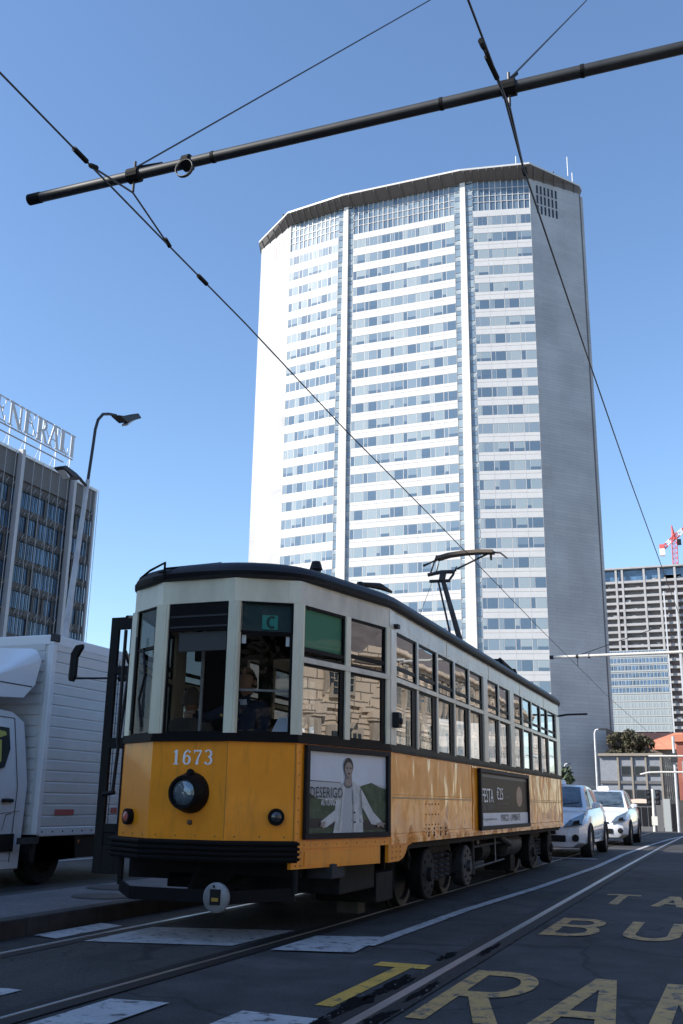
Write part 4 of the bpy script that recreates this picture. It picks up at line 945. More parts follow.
    prof = [(.03, 2.835), (.052, 2.85), (.058, 2.885), (.045, 2.925), (0, 2.965), (-.09, 2.995), (-.25, 3.025), (-.5, 3.05), (-.8, 3.07)]
    def rounded(P, c=.28):
        out = []
        for i in range(len(P)):
            p0, p1, p2 = Vector(P[i-1]), Vector(P[i]), Vector(P[(i+1) % len(P)])
            l0, l1 = (p0-p1).length, (p2-p1).length; a = p1+(p0-p1).normalized()*min(c, l0*.45); b = p1+(p2-p1).normalized()*min(c, l1*.45)
            for t in (0, .25, .5, .75, 1): q = a*(1-t)**2+p1*2*t*(1-t)+b*t*t; out.append((q.x, q.y))
        return out
    rings = []
    for d, z in prof:
        o_ = off(d) if d > -.05 else rloop(d, 1.0)
        rings.append([(x, y, z) for x, y in rounded(o_)])
    mb.loft(rings, 'roof_dark'); mb.build('roof', T, smooth=True)
    mb = MB(); g_ = rounded(off(.062)); mb.loft([[(x, y, 2.858) for x, y in g_], [(x, y, 2.892) for x, y in g_]], 'black_paint', caps=False); mb.build('gutter', T)
    mb = MB(); mb.loft([[(XC-.55, 7.75, 3.0), (XC+.55, 7.75, 3.0), (XC+.62, 19.9, 3.0), (XC-.62, 19.9, 3.0)], [(XC-.40, 7.95, 3.08), (XC+.40, 7.95, 3.08), (XC+.6, 19.8, 3.12), (XC-.6, 19.8, 3.12)], [(XC-.28, 8.25, 3.16), (XC+.28, 8.25, 3.16), (XC+.5, 19.6, 3.22), (XC-.5, 19.6, 3.22)]], 'roof_dark'); mb.build('roof_deck', T, bevel=.03)
    mb = MB(); mb.tube([FLa.p(.12, 2.86, .03), FLa.p(.12, 2.93, .03), FLa.p(.30, 2.97, .03), FC.p(.02, 3.0, .03), FC.p(.02, 2.86, .03)], .011, 'black_paint', 8); mb.tube([FLa.p(.12, 2.90, .03), FC.p(.02, 2.93, .03)], .009, 'black_paint', 6); mb.tube([FC.p(.02, 2.95, 0.02), FC.p(.48, 3.0, -.12), FC.p(.50, 2.96, -.15)], .009, 'black_paint', 6); mb.build('roof_handrail', T, smooth=True)
    for x, y, r_, h_ in ((-3.45, 8.35, .045, .17), (-3.25, 9.0, .03, .1), (-3.2, 15.5, .05, .12)):
        mb = MB(); mb.lathe((x, y, 3.02), (0, 0, 1), [(0, r_*1.3), (h_*.5, r_), (h_*.55, r_*1.4), (h_, r_*.9)], 'plastic_dark', 10)
        if y == 9.0: mb.tube([(x, y, 3.1), (x+.12, y+.25, 3.12), (x+.16, y+.5, 3.11)], [.02, .035, .015], 'plastic_dark', 8)
        mb.build('roof_vent', T, smooth=True)
    # --- pantograph
    P_ = MB(); bx_ = XC; y_ = 17.6
    P_.box(XC-.6, XC+.6, 16.4, 16.55, 3.14, 3.26, 'bogie'); P_.box(XC-.6, XC+.6, 18.6, 18.75, 3.14, 3.26, 'bogie')
    for i in range(4): P_.lathe((XC+(.45 if i % 2 else -.5), 17.5+(i//2)*1.1, 3.2), (0, 0, 1), [(0, .07), (.05, .045), (.1, .07), (.15, .045), (.2, .07), (.28, .04)], 'bogie', 10)
    P_.tube([(XC+.45, 17.4, 3.5), (XC+.45, 18.7, 3.42)], .03, 'bogie', 8); P_.tube([(XC-.5, 17.5, 3.5), (XC+.45, 17.5, 3.5)], .025, 'bogie', 8); P_.box(XC-.2, XC+.2, 16.7, 17.1, 3.14, 3.34, 'bogie')
    P_.build('pantograph_base', T, smooth=True)
    yp = 16.9
    A = MB(); A.tube([(-4.20, yp, 3.3), (-4.25, yp, 3.84), (-4.52, yp, 4.84)], [.06, .05, .042], 'bogie_pale', 10); A.tube([(-4.38, yp+.05, 3.3), (-4.43, yp+.05, 3.94), (-4.61, yp, 4.84)], .018, 'bogie_pale', 8)
    A.tube([(-4.80, yp-.02, 4.98), (-4.55, yp-.02, 5.02), (-4.31, yp-.02, 5.01)], .035, 'bogie_pale', 8); A.tube([(-4.78, yp+.02, 4.87), (-4.40, yp+.02, 4.86)], .03, 'bogie_pale', 8); A.tube([(-4.55, yp, 4.86), (-4.52, yp, 5.02)], .06, 'bogie_pale', 8)
    A.tube([(-4.75, yp-.03, 5.0), (-4.63, yp-.03, 5.33)], .014, 'bogie_pale', 6); A.tube([(-4.66, yp+.03, 5.02), (-4.58, yp+.03, 5.30), (-4.68, yp+.02, 5.22)], .012, 'bogie_pale', 6)
    A.tube([(-4.42, yp, 4.86), (-4.34, yp, 4.96), (-4.28, yp, 5.10), (-4.30, yp, 5.02)], .022, 'bogie_pale', 6); A.tube([(-4.27, yp, 5.06), (-3.68, yp, 5.31)], .018, 'bogie_pale', 8); A.tube([(-3.65, yp, 5.18), (-3.65, yp, 5.36)], .022, 'bogie_pale', 6)
    A.build('pantograph_arm', T, smooth=True)
    A = MB(); zc = w1z(yp)-.03; P5 = [(-4.63, yp, zc-.05), (-4.40, yp, zc), (-4.12, yp, zc+.02), (-3.85, yp, zc+.02), (-3.60, yp, zc-.0)]
    A.loft([[(x, y-.10, z-.055), (x, y+.10, z-.055), (x, y+.10, z), (x, y-.10, z)] for x, y, z in P5], 'collector')
    A.tube([(-4.62, yp, zc-.08), (-4.75, yp, zc-.14), (-4.89, yp, 5.16)], [.018, .014, .026], 'bogie_pale', 8); A.tube([(-3.62, yp, zc-.03), (-3.48, yp, zc-.05), (-3.36, yp, 5.19)], [.02, .016, .014], 'bogie_pale', 8)
    A.build('collector_bow', T, smooth=True)
    mb = MB(); mb.tube([(-4.72, yp, 4.88), (-4.95, 15.8, 3.25)], .004, 'wire', 5); mb.build('pantograph_rope', T)
    # --- bumper, guard, coupler
    mb = MB(); idx = [10, 11, 0]
    ring(mb, .055, -.02, .585, .745, 'black_rubber', idx)
    for k in range(4): ring(mb, .085, .056, .60+k*.038, .624+k*.038, 'black_paint', idx)
    mb.build('bumper', T, bevel=.004)
    mb = MB(); mb.box(-4.86, -3.30, 7.80, 7.84, .46, .66, 'black_rubber'); mb.box(-4.95, -4.55, 7.9, 8.8, .40, .66, 'black_rubber'); mb.build('dark_filler', T)  # black boxes added to darken the open gap under the bumper
    mb = MB(); q = off(-.01); G = [(q[1][0], q[1][1]+.05, .35), (q[0][0]+.1, q[0][1]-.05, .34), (q[11][0]-.1, q[11][1]-.05, .34), (q[10][0], q[10][1]+.05, .36)]
    mb.loft([[(x, y-.012, z-.05), (x, y+.012, z-.05), (x, y+.012, z+.045), (x, y-.012, z+.045)] for x, y, z in G], 'black_rubber')
    for g in (G[0], G[-1]): mb.tube([(g[0], g[1], g[2]), (g[0], g[1], .62)], .025, 'bogie', 8)
    mb.tube([(XC, 7.4, .3), (XC, 7.7, .62)], .025, 'bogie', 8); mb.build('life_guard', T, bevel=.004)
    mb = MB(); cx, cy, cz = -3.69, 7.12, .345
    mb._lathe(Vector((cx, cy+.02, cz)), Vector((0, -1, 0)), [(0, .09), (.0, .107), (.025, .107), (.032, .095), (.035, .0)], 'silver', 32); mb.tube([(cx, cy, cz), (-4.05, 8.4, .46)], .035, 'bogie', 10)
    C_ = mb.build('coupler', T, smooth=True)
    mb = MB(); mb.box(cx-.042, cx+.044, cy-.022, cy-.015, cz-.05, cz+.06, 'interior_dark'); mb.box(cx-.025, cx+.03, cy-.026, cy-.0225, cz-.025, cz+.0, 'brass'); mb.box(cx-.018, cx-.004, cy-.026, cy-.0205, cz+.07, cz+.09, 'lens_dark'); mb.build('coupler_socket', C_)
    # --- lamps
    c = FC.p(.385, 1.10, 0); n = Vector((0, -1, 0))
    mb = MB(); mb._lathe(Vector(c), n, [(0, .158), (.03, .158), (.06, .150), (.13, .134), (.15, .126), (.15, .105), (.10, .10)], 'black_paint', 36); mb.lathe((c[0]+.02, c[1]-.06, c[2]+.15), (0, -1, .2), [(0, .03), (.03, .028), (.04, .02)], 'black_paint', 10); H_ = mb.build('headlight', T, smooth=True)
    mb = MB(); mb._lathe(Vector(c), n, [(.105, .104), (.125, .100), (.145, .07), (.152, .03), (.153, .0)], 'headlamp', 32); mb.build('lens', H_, smooth=True)
    mb = MB(); mb._lathe(Vector(c), n, [(.10, .10), (.085, .05), (.08, .0)], 'chrome', 24); mb.build('reflector', H_, smooth=True)
    for s, u, z, mm in ((FR, .40, .925, 'lens_dark'), (FLa, .20, .905, 'lens_red')):
        c = Vector(s.p(u, z, 0)); n = Vector((s.n.x, s.n.y, 0)); mb = MB(); mb._lathe(c, n, [(0, .062), (.035, .066), (.05, .062), (.05, .045), (.04, .04)], 'black_paint', 24); F_ = mb.build('fog_lamp', T, smooth=True)
        mb = MB(); mb._lathe(c, n, [(.042, .045), (.055, .040), (.064, .02), (.066, .0)], mm, 20); mb.build('lens', F_, smooth=True)
    mb = MB(); mb.lathe(FC.p(.385, .875, 0), (0, -1, 0), [(0, .022), (.015, .02), (.02, .008)], 'interior_wood', 12); mb.build('socket', T)
    # number
    h = .115; W_ = .085
    gl = {'1': [[(.5, 0, .26), (.5, 1, .26)], [(.2, .03, .07), (.8, .03, .07)], [(.22, .82, .08), (.5, .97, .1)]],
          '6': [arc(.5, .31, .33, .29, 0, 360, 16, .09, .24), arc(.62, .42, .45, .54, 180, 85, 8, .12, .22), [(.68, .93, .12), (.84, .82, .2)]],
          '7': [[(.1, .93, .14), (.9, .93, .14)], [(.12, .99, .07), (.12, .75, .07)], [(.88, .93, .1), (.55, .45, .16), (.42, 0, .3)]],
          '3': [arc(.46, .28, .36, .26, -150, 90, 12, .09, .24), arc(.46, .74, .32, .23, -90, 150, 12, .09, .22), [(.2, .18, .2), (.22, .12, .2)], [(.2, .85, .16), (.24, .9, .16)]]}
    mb = MB()
    for k, ch in enumerate('1673'):
        u0 = .185+k*.098
        for q, ln in enumerate(gl[ch]): strokes(mb, [[(u0+u*W_, 1.318+v*h, w_*W_) for u, v, w_ in ln]], lambda a, b, t, q=q: FC.p(a, b, .0025+.0003*q+t), 'number_white')
    mb.build('fleet_number', T, recalc=False)
    mb = MB(); FC.box(mb, FC.l-.004, FC.l, .76, 1.49, 0, .003, 'rivet'); mb.build('panel_seam', T); mb = MB(); FR.box(mb, FR.l-.012, FR.l-.004, .56, 1.49, 0, .003, 'rivet'); mb.build('panel_seam', T)
    # --- poster 1
    u0, u1, z0, z1 = .10, 1.385, .755, 1.492
    mb = MB(); fw = .045
    TP.box(mb, u0, u1, z1-fw, z1, .004, .04, 'interior_dark'); TP.box(mb, u0, u1, z0, z0+fw, .004, .04, 'interior_dark'); TP.box(mb, u0, u0+fw, z0+fw, z1-fw, .004, .039, 'interior_dark'); TP.box(mb, u1-fw, u1, z0+fw, z1-fw, .004, .039, 'interior_dark')
    F_ = mb.build('poster_frame', T, bevel=.004)
    a0, a1, b0, b1 = u0+fw, u1-fw, z0+fw, z1-fw
    mb = MB(); L = [0]
    def pp(pts, m): L[0] += 1; mb.poly([TP.p(a0+(a1-a0)*u, b1-(b1-b0)*v, .008+L[0]*.0006) for u, v in pts], m)
    def ell(cx, cy, rx, ry, m, n=20): pp([(cx+rx*math.cos(6.283*i/n), cy+ry*math.sin(6.283*i/n)) for i in range(n)], m)
    pp([(0, 1), (1, 1), (1, 0), (0, 0)], 'p_sky'); pp([(0, 1), (1, 1), (1, .40), (.8, .37), (.66, .40), (.4, .38), (0, .36)], 'p_field')
    pp([(0, .37), (.4, .38), (.4, .37), (0, .355)], 'p_grey'); pp([(0, 1), (1, 1), (1, .44), (.9, .41), (.80, .36), (.68, .40), (.5, .50), (.3, .60), (.12, .58), (0, .50)], 'p_green')
    pp([(0, .94), (.42, .93), (.42, .83), (0, .82)], 'p_log'); pp([(.6, .97), (1, .98), (1, .86), (.6, .84)], 'p_log')
    pp([(.40, .42), (.34, .60), (.33, .72), (.16, .86), (.18, .93), (.23, .93), (.38, .82), (.42, .7)], 'p_coat')
    pp([(.62, .40), (.68, .48), (.82, .74), (.94, .87), (.90, .92), (.80, .90), (.70, .72), (.62, .6)], 'p_coat')
    pp([(.31, 1), (.69, 1), (.68, .8), (.66, .55), (.64, .42), (.56, .36), (.44, .37), (.39, .45), (.36, .7)], 'p_coat')
    pp([(.42, 1), (.53, 1), (.52, .6), (.55, .42), (.50, .36), (.45, .42), (.43, .6)], 'p_shirt'); pp([(.46, .26), (.53, .26), (.54, .38), (.49, .44), (.44, .38)], 'p_skin')
    ell(.487, .395, .055, .05, 'p_grey'); ell(.488, .375, .042, .035, 'p_skin')
    ell(.487, .165, .060, .115, 'p_log'); ell(.489, .205, .050, .098, 'p_skin'); pp([(.44, .22), (.455, .30), (.487, .325), (.52, .30), (.50, .31), (.47, .29)], 'p_grey')
    ell(.468, .185, .012, .010, 'p_dark', 8); ell(.512, .185, .012, .010, 'p_dark', 8); ell(.49, .255, .016, .008, 'p_dark', 8)
    pp([(.16, .86), (.145, .93), (.17, .91), (.18, .95), (.20, .91), (.21, .86)], 'p_skin'); pp([(.92, .87), (.99, .90), (.95, .91), (.97, .95), (.91, .92), (.88, .95), (.86, .89)], 'p_skin')
    ell(.565, .75, .012, .014, 'p_dark', 8); ell(.57, .87, .012, .014, 'p_dark', 8); pp([(.545, 1), (.552, 1), (.547, .45), (.54, .45)], 'p_grey'); pp([(.36, .98), (.365, .98), (.41, .5), (.405, .5)], 'p_grey'); pp([(.54, .45), (.60, .56), (.56, .66), (.545, .62)], 'p_field'); pp([(.63, .45), (.64, .45), (.665, .72), (.66, .8)], 'p_grey'); pp([(.64, .87), (.68, .87), (.67, .83), (.64, .82)], 'p_field')
    tv, tf = text2d('DESERIGO', .085, .46)
    mb.add([TP.p(a0+.02+x, b1-(b1-b0)*.57+y, .0285) for x, y in tv], tf, 'p_dark')
    tv, tf = text2d('AUTUNNO', .05, .22)
    mb.add([TP.p(a0+.17+x, b1-(b1-b0)*.665+y, .0285) for x, y in tv], tf, 'p_white')
    mb.build('poster', T, recalc=False)
    # --- poster 2
    o = 8.95; u0, u1, z0, z1 = 12.42-o, 15.62-o, .738, 1.475
    mb = MB(); fw = .05
    SD.box(mb, u0, u1, z1-fw, z1, .006, .05, 'interior_dark'); SD.box(mb, u0, u1, z0, z0+fw, .015, .05, 'interior_dark'); SD.box(mb, u0, u0+fw*1.5, z0+fw, z1-fw, .015, .049, 'interior_dark'); SD.box(mb, u1-fw, u1, z0+fw, z1-fw, .015, .049, 'interior_dark')
    mb.build('poster_frame', T, bevel=.004)
    a0, a1, b0, b1 = u0+fw*1.5, u1-fw, z0+fw, z1-fw; mb = MB(); L = [0]
    def pq(pts, m): L[0] += 1; mb.poly([SD.p(a0+(a1-a0)*u, b1-(b1-b0)*v, .017+L[0]*.0007) for u, v in pts], m)
    def el2(cx, cy, rx, ry, m, n=18): pq([(cx+rx*math.cos(6.283*i/n), cy+ry*math.sin(6.283*i/n)) for i in range(n)], m)
    pq([(0, 1), (1, 1), (1, 0), (0, 0)], 'p2_bg'); pq([(0, .075), (1, .075), (1, .02), (0, .02)], 'p_grey'); pq([(0, 1), (1, 1), (1, .76), (0, .76)], 'p_sky')
    el2(.80, .42, .07, .22, 'p_red'); el2(.81, .36, .03, .07, 'p_skin')
    for body, u, v, hh, wd, mm in (('FESTA', .03, .56, .17, .62, 'p_white'), ('€25', .30, .50, .16, .40, 'p_white'), ('a persona', .46, .48, .035, .33, 'p_grey'), ('ristorante in movimento', .30, .60, .035, .80, 'p_grey'), ('DEL TRAM', .03, .70, .07, .55, 'p_grey'), ('Ti aspettiamo in', .03, .91, .04, .80, 'p_dark'), ('MARCO - LAMBRATE', .38, .93, .09, 1.30, 'p_dark')):
        tv, tf = text2d(body, hh, wd); mb.add([SD.p(a0+(a1-a0)*u+x, b1-(b1-b0)*v+y, .0235) for x, y in tv], tf, mm)
    mb.build('poster', T, recalc=False)
    # --- open folding door, mirror, grab rods on the far front corner
    y = 8.3
    mb = MB(); mb.box(-5.60, -5.51, y, y+.04, .38, 2.76, 'interior_dark'); mb.box(-5.37, -5.32, y, y+.04, .38, 2.76, 'interior_dark')
    for z0_, z1_ in ((2.64, 2.76), (2.20, 2.28), (1.50, 1.60), (.38, .62), (.74, .82)): mb.box(-5.509, -5.371, y, y+.04, z0_, z1_, 'interior_dark')
    mb.box(-5.509, -5.371, y+.01, y+.03, .62, .74, 'interior_dark'); D_ = mb.build('folding_door', T, bevel=.005)
    mb = MB()
    for a, b in ((1.6, 2.2), (2.28, 2.64)): mb.poly([(-5.509, y+.02, a), (-5.371, y+.02, a), (-5.371, y+.02, b), (-5.509, y+.02, b)], 'front_glass')
    mb.build('pane', D_, recalc=False)
    mb = MB(); P6 = [(-6.03, 2.15), (-5.98, 2.14), (-5.955, 2.20), (-5.955, 2.38), (-5.90, 2.47), (-5.90, 2.51), (-5.98, 2.50), (-6.03, 2.42)]
    mb.prism([(x, 8.27, z) for x, z in P6], (0, .05, 0), 'plastic_dark'); Mi = mb.build('mirror', T, bevel=.012)
    mb = MB(); mb.tube([(-6.05, 8.33, 2.18), (-5.3, 8.30, 2.16), (-4.95, 7.9, 2.16)], .010, 'plastic_dark', 8); mb.tube([(-6.07, 8.34, 2.18), (-6.06, 8.34, 2.42)], .01, 'plastic_dark', 6); mb.tube([(-5.44, 8.27, 2.16), (-5.30, 8.27, 2.16)], .035, 'plastic_dark', 8); mb.build('mirror_arm', Mi, smooth=True)
    mb = MB(); mb.tube([(-5.30, 8.22, 2.74), (-5.30, 8.22, 2.3), (-5.31, 8.15, 1.6), (-5.34, 8.15, 1.08)], .016, 'plastic_dark', 8); mb.tube([(-5.44, 8.15, 1.08), (-5.32, 8.15, 1.10)], .02, 'plastic_dark', 8); mb.tube([(-4.98, 7.62, 2.5), (-4.98, 7.62, 1.5)], .016, 'plastic_dark', 8); mb.tube([(-5.3, 8.22, 2.74), (-4.98, 7.62, 2.62)], .014, 'plastic_dark', 8); mb.tube([(-5.3, 8.2, 2.3), (-4.96, 7.60, 2.3)], .02, 'plastic_dark', 8); mb.build('grab_rod', T, smooth=True)
    mb = MB(); mb.tube([FLa.p(.28, 2.28, .03), FLa.p(.38, 2.05, .05), FLa.p(.30, 1.85, .05), FLa.p(.34, 1.62, .03)], .012, 'plastic_dark', 6); mb.tube([FLa.p(.15, 2.4, .03), FLa.p(.15, 1.6, .03)], .014, 'plastic_dark', 6); mb.build('wiper', T)
    mb = MB(); s_ = SD.p(.1, 1.78, .01); mb.lathe(s_, (1, 0, 0), [(0, .03), (.04, .035), (.09, .03)], 'plastic_dark', 10); mb.box(s_[0], s_[0]+.07, s_[1]-.05, s_[1]+.05, 1.72, 1.86, 'plastic_dark'); mb.build('marker_lamp', T, bevel=.01)
    mb = MB(); mb.box(-2.95, -2.88, 9.07, 9.14, 2.66, 2.70, 'plastic_dark'); mb.build('hook', T)
    mb = MB(); mb.tube([(-2.93, 18.95, 2.63), (-2.75, 19.0, 2.66), (-2.45, 19.4, 2.70)], .02, 'plastic_dark', 6); mb.build('lamp_arm_rod', T)  # rod taken for a street lamp arm, fixed to the tram's rear corner
    # --- underframe, floor, bogies
    mb = MB(); mb.box(XC-.6, XC+.7, 7.6, 20.3, .60, .69, 'bogie'); mb.box(XC-1.1, XC+1.1, 9.0, 19.0, .62, .685, 'bogie'); mb.box(XC-.7, XC+.7, 8.0, 20.0, .80, .85, 'interior_wood'); mb.box(XC-1.1, XC+1.1, 8.9, 19.1, .79, .848, 'interior_wood'); mb.build('underframe', T)
    def bogie(yc, flip=1):
        B = MB()
        for sx in (-1, 1):
            X_ = XC+sx*.90
            pts = [(-1.15, .42), (-.95, .30), (-.55, .26), (0, .22), (.55, .26), (.95, .30), (1.15, .42), (1.1, .52), (.6, .50), (.35, .44), (-.35, .44), (-.6, .50), (-1.1, .52)]
            B.prism([(X_-.02, yc+a, b) for a, b in pts], (.05, 0, 0), 'bogie')
            for ya in (-.82, .82):
                B.lathe((X_-.02, yc+ya, .34), (sx, 0, 0), [(-.04, .12), (.10, .12), (.13, .09), (.16, .05)], 'bogie_pale' if sx > 0 else 'bogie', 16)
                B.box(X_-.04, X_+.07, yc+ya-.16, yc+ya+.16, .24, .50, 'bogie')
            for ya in (-.25, .0, .25):
                for k in range(5): B.lathe((X_+sx*.03, yc+ya, .26+k*.055), (0, 0, 1), [(0, .05), (.015, .065), (.03, .05)], 'bogie_pale', 10)
            B.box(X_-.05, X_+.05, yc-.45, yc+.45, .53, .60, 'bogie')
        B.box(XC-.9, XC+.9, yc-.25, yc+.25, .3, .6, 'bogie'); B.box(XC-.5, XC+.5, yc-.75, yc-.28, .2, .5, 'bogie'); B.box(XC-.5, XC+.5, yc+.28, yc+.75, .2, .5, 'bogie')
        BB = B.build('bogie', T, bevel=.006)
        for ya in (-.84, .84):
            for sx in (-1, 1):
                Wm = MB(); xx = XC+sx*.72; Wm._lathe(Vector((xx-.06, yc+ya, .345)), Vector((1, 0, 0)), [(0, .28), (0, .36), (.03, .36), (.035, .335), (.12, .325), (.12, .27), (.08, .25), (.08, .06)], 'wheel_steel', 30); Wm.build('wheel', BB, smooth=True)
    bogie(11.45); bogie(17.4)
    # round axle cover at the rear wheel of the front bogie and others as seen from the street; first one paler, light put into its colour
    for yy, mm, r_ in ((12.32, 'bogie_pale', .235), (10.62, 'bogie', .25), (16.55, 'bogie', .25), (18.25, 'bogie', .25)):
        mb = MB(); mb.lathe((XC+.90, yy, .34), (1, 0, 0), [(0, r_*.9), (.08, r_), (.14, r_), (.155, r_*.93), (.16, r_*.3), (.20, r_*.25)], mm, 28)
        for k in range(8): mb.lathe((XC+1.055, yy+.7*r_*math.cos(k*.785), .34+.7*r_*math.sin(k*.785)), (1, 0, 0), [(0, .018), (.012, .016)], 'bogie', 6)
        mb.build('axle_cover', T, smooth=True)
    mb = MB(); mb.box(XC+.35, XC+.95, 9.25, 9.75, .16, .42, 'bogie'); mb.box(XC+.5, XC+.72, 9.4, 9.6, .04, .16, 'wheel_steel'); mb.box(XC-.95, XC-.35, 9.25, 9.75, .16, .42, 'bogie'); mb.box(XC-.7, XC+.95, 8.3, 9.2, .30, .58, 'bogie'); mb.box(XC+.75, XC+.98, 8.05, 8.35, .44, .56, 'kerb_stone'); mb.build('sand_box', T, bevel=.01)
    mb = MB(); mb.tube([(XC+.85, 8.75, .68), (XC+.85, 8.75, .42)], .012, 'silver', 6); mb.build('brake_pipe', T, smooth=True)
    mb = MB(); mb.tube([(XC+.87, 8.95, .68), (XC+.87, 8.95, .42)], .012, 'silver', 6); mb.build('brake_pipe', T, smooth=True)
    mb = MB(); mb.tube([(XC+.95, 13.0, .68), (XC+.95, 13.0, .2)], .03, 'bogie_pale', 8); mb.build('brake_pipe', T, smooth=True)
    mb = MB(); mb.tube([(XC+.95, 13.3, .68), (XC+.95, 13.3, .55)], .02, 'silver', 8); mb.build('brake_pipe', T, smooth=True)
    mb = MB(); mb.tube([(XC+.95, 13.0, .52), (XC+.95, 16.2, .55)], .018, 'bogie_pale', 6); mb.build('brake_pipe', T, smooth=True)
    mb = MB(); mb.tube([(XC+.95, 13.0, .27), (XC+.95, 14.9, .30)], .015, 'bogie_pale', 6); mb.build('brake_pipe', T, smooth=True)
    mb = MB(); mb.tube([(XC+1.0, 14.4, .62), (XC+1.0, 15.1, .50)], .04, 'bogie_pale', 8); mb.build('brake_pipe', T, smooth=True)
    mb = MB(); mb.tube([(XC+.98, 14.2, .68), (XC+.98, 14.2, .3)], .01, 'silver', 6); mb.build('brake_pipe', T, smooth=True)
    mb = MB(); mb.lathe((XC+.80, 15.15, .48), (0, 1, 0), [(0, .05), (.03, .16), (.08, .18), (.95, .18), (1.0, .16), (1.03, .05)], 'bogie_pale', 20); mb.build('air_tank', T, smooth=True)
    mb = MB(); mb.lathe((XC+.80, 13.6, .45), (0, 1, 0), [(0, .05), (.03, .14), (.5, .14), (.53, .05)], 'bogie', 16); mb.box(XC-.8, XC+.7, 13.3, 15.0, .3, .6, 'bogie'); mb.box(XC+.5, XC+.9, 15.6, 15.9, .1, .34, 'bogie'); mb.build('resistor_box', T, smooth=True)
    mb = MB(); mb.box(XC+.6, XC+.85, 19.3, 19.6, .15, .6, 'bogie'); mb.build('rear_guard', T)
    # --- interior
    mb = MB(); mb.box(XC-1.0, XC-.55, 9.3, 9.35, .85, 2.6, 'interior_dark'); mb.box(XC+.35, XC+1.05, 9.3, 9.36, .85, 2.75, 'interior_dark'); mb.box(XC-.35, XC-.22, 9.3, 9.36, .85, 2.7, 'interior_dark'); mb.box(XC-1.1, XC+1.1, 9.29, 9.37, 2.45, 2.8, 'interior_dark'); mb.build('bulkhead', T)
    mb = MB(); mb.box(XC-1.11, XC-.7, 9.5, 18.8, .85, 1.30, 'interior_wood'); mb.box(XC-1.115, XC-1.04, 9.5, 18.8, 1.31, 1.75, 'interior_wood'); mb.build('bench_seat', T, bevel=.02)
    mb = MB(); mb.box(XC+.7, XC+1.11, 9.5, 18.8, .85, 1.30, 'interior_wood'); mb.box(XC+1.04, XC+1.115, 9.5, 18.8, 1.31, 1.5, 'interior_wood'); mb.build('bench_seat', T, bevel=.02)
    for x, yy in ((XC-.18, 7.8), (XC-.10, 8.3), (XC-.5, 11), (XC+.5, 11), (XC-.5, 14), (XC+.5, 14)):
        mb = MB(); mb.tube([(x, yy, .85), (x, yy, 2.8)], .016, 'silver', 8); mb.build('grab_pole', T, smooth=True)
    mb = MB(); mb.box(XC-.1, XC+.4, 7.55, 7.8, .85, 1.55, 'interior_dark'); mb.lathe((XC+.25, 7.68, 1.55), (0, 0, 1), [(0, .1), (.05, .1), (.06, .05)], 'brass', 14); mb.tube([(XC+.25, 7.68, 1.70), (XC+.08, 7.68, 1.74)], .016, 'brass', 8); mb.build('controller', T, bevel=.01)
    mb = MB(); mb.box(-4.4, -3.9, 8.3, 8.8, 1.14, 1.25, 'interior_dark'); mb.box(-4.38, -3.9, 8.82, 8.9, 1.25, 1.8, 'interior_dark'); mb.build('driver_seat', T, bevel=.02)
    mb = MB(); mb.box(XC-1.1, XC-.45, 9.0, 9.04, .85, 1.45, 'interior_dark'); mb.build('partition', T)
tram()
# paper on the dashboard
mb = MB(); mb.loft([[(-3.52, 7.62, 1.575), (-3.36, 7.68, 1.575), (-3.34, 7.76, 1.58), (-3.50, 7.74, 1.58)], [(-3.46, 7.63, 1.70), (-3.35, 7.69, 1.72), (-3.33, 7.72, 1.70), (-3.44, 7.68, 1.69)]], 'paper'); tag(mb.build('folded_paper'), 'crumpled white papers leaning behind the right front cab window', 'paper')

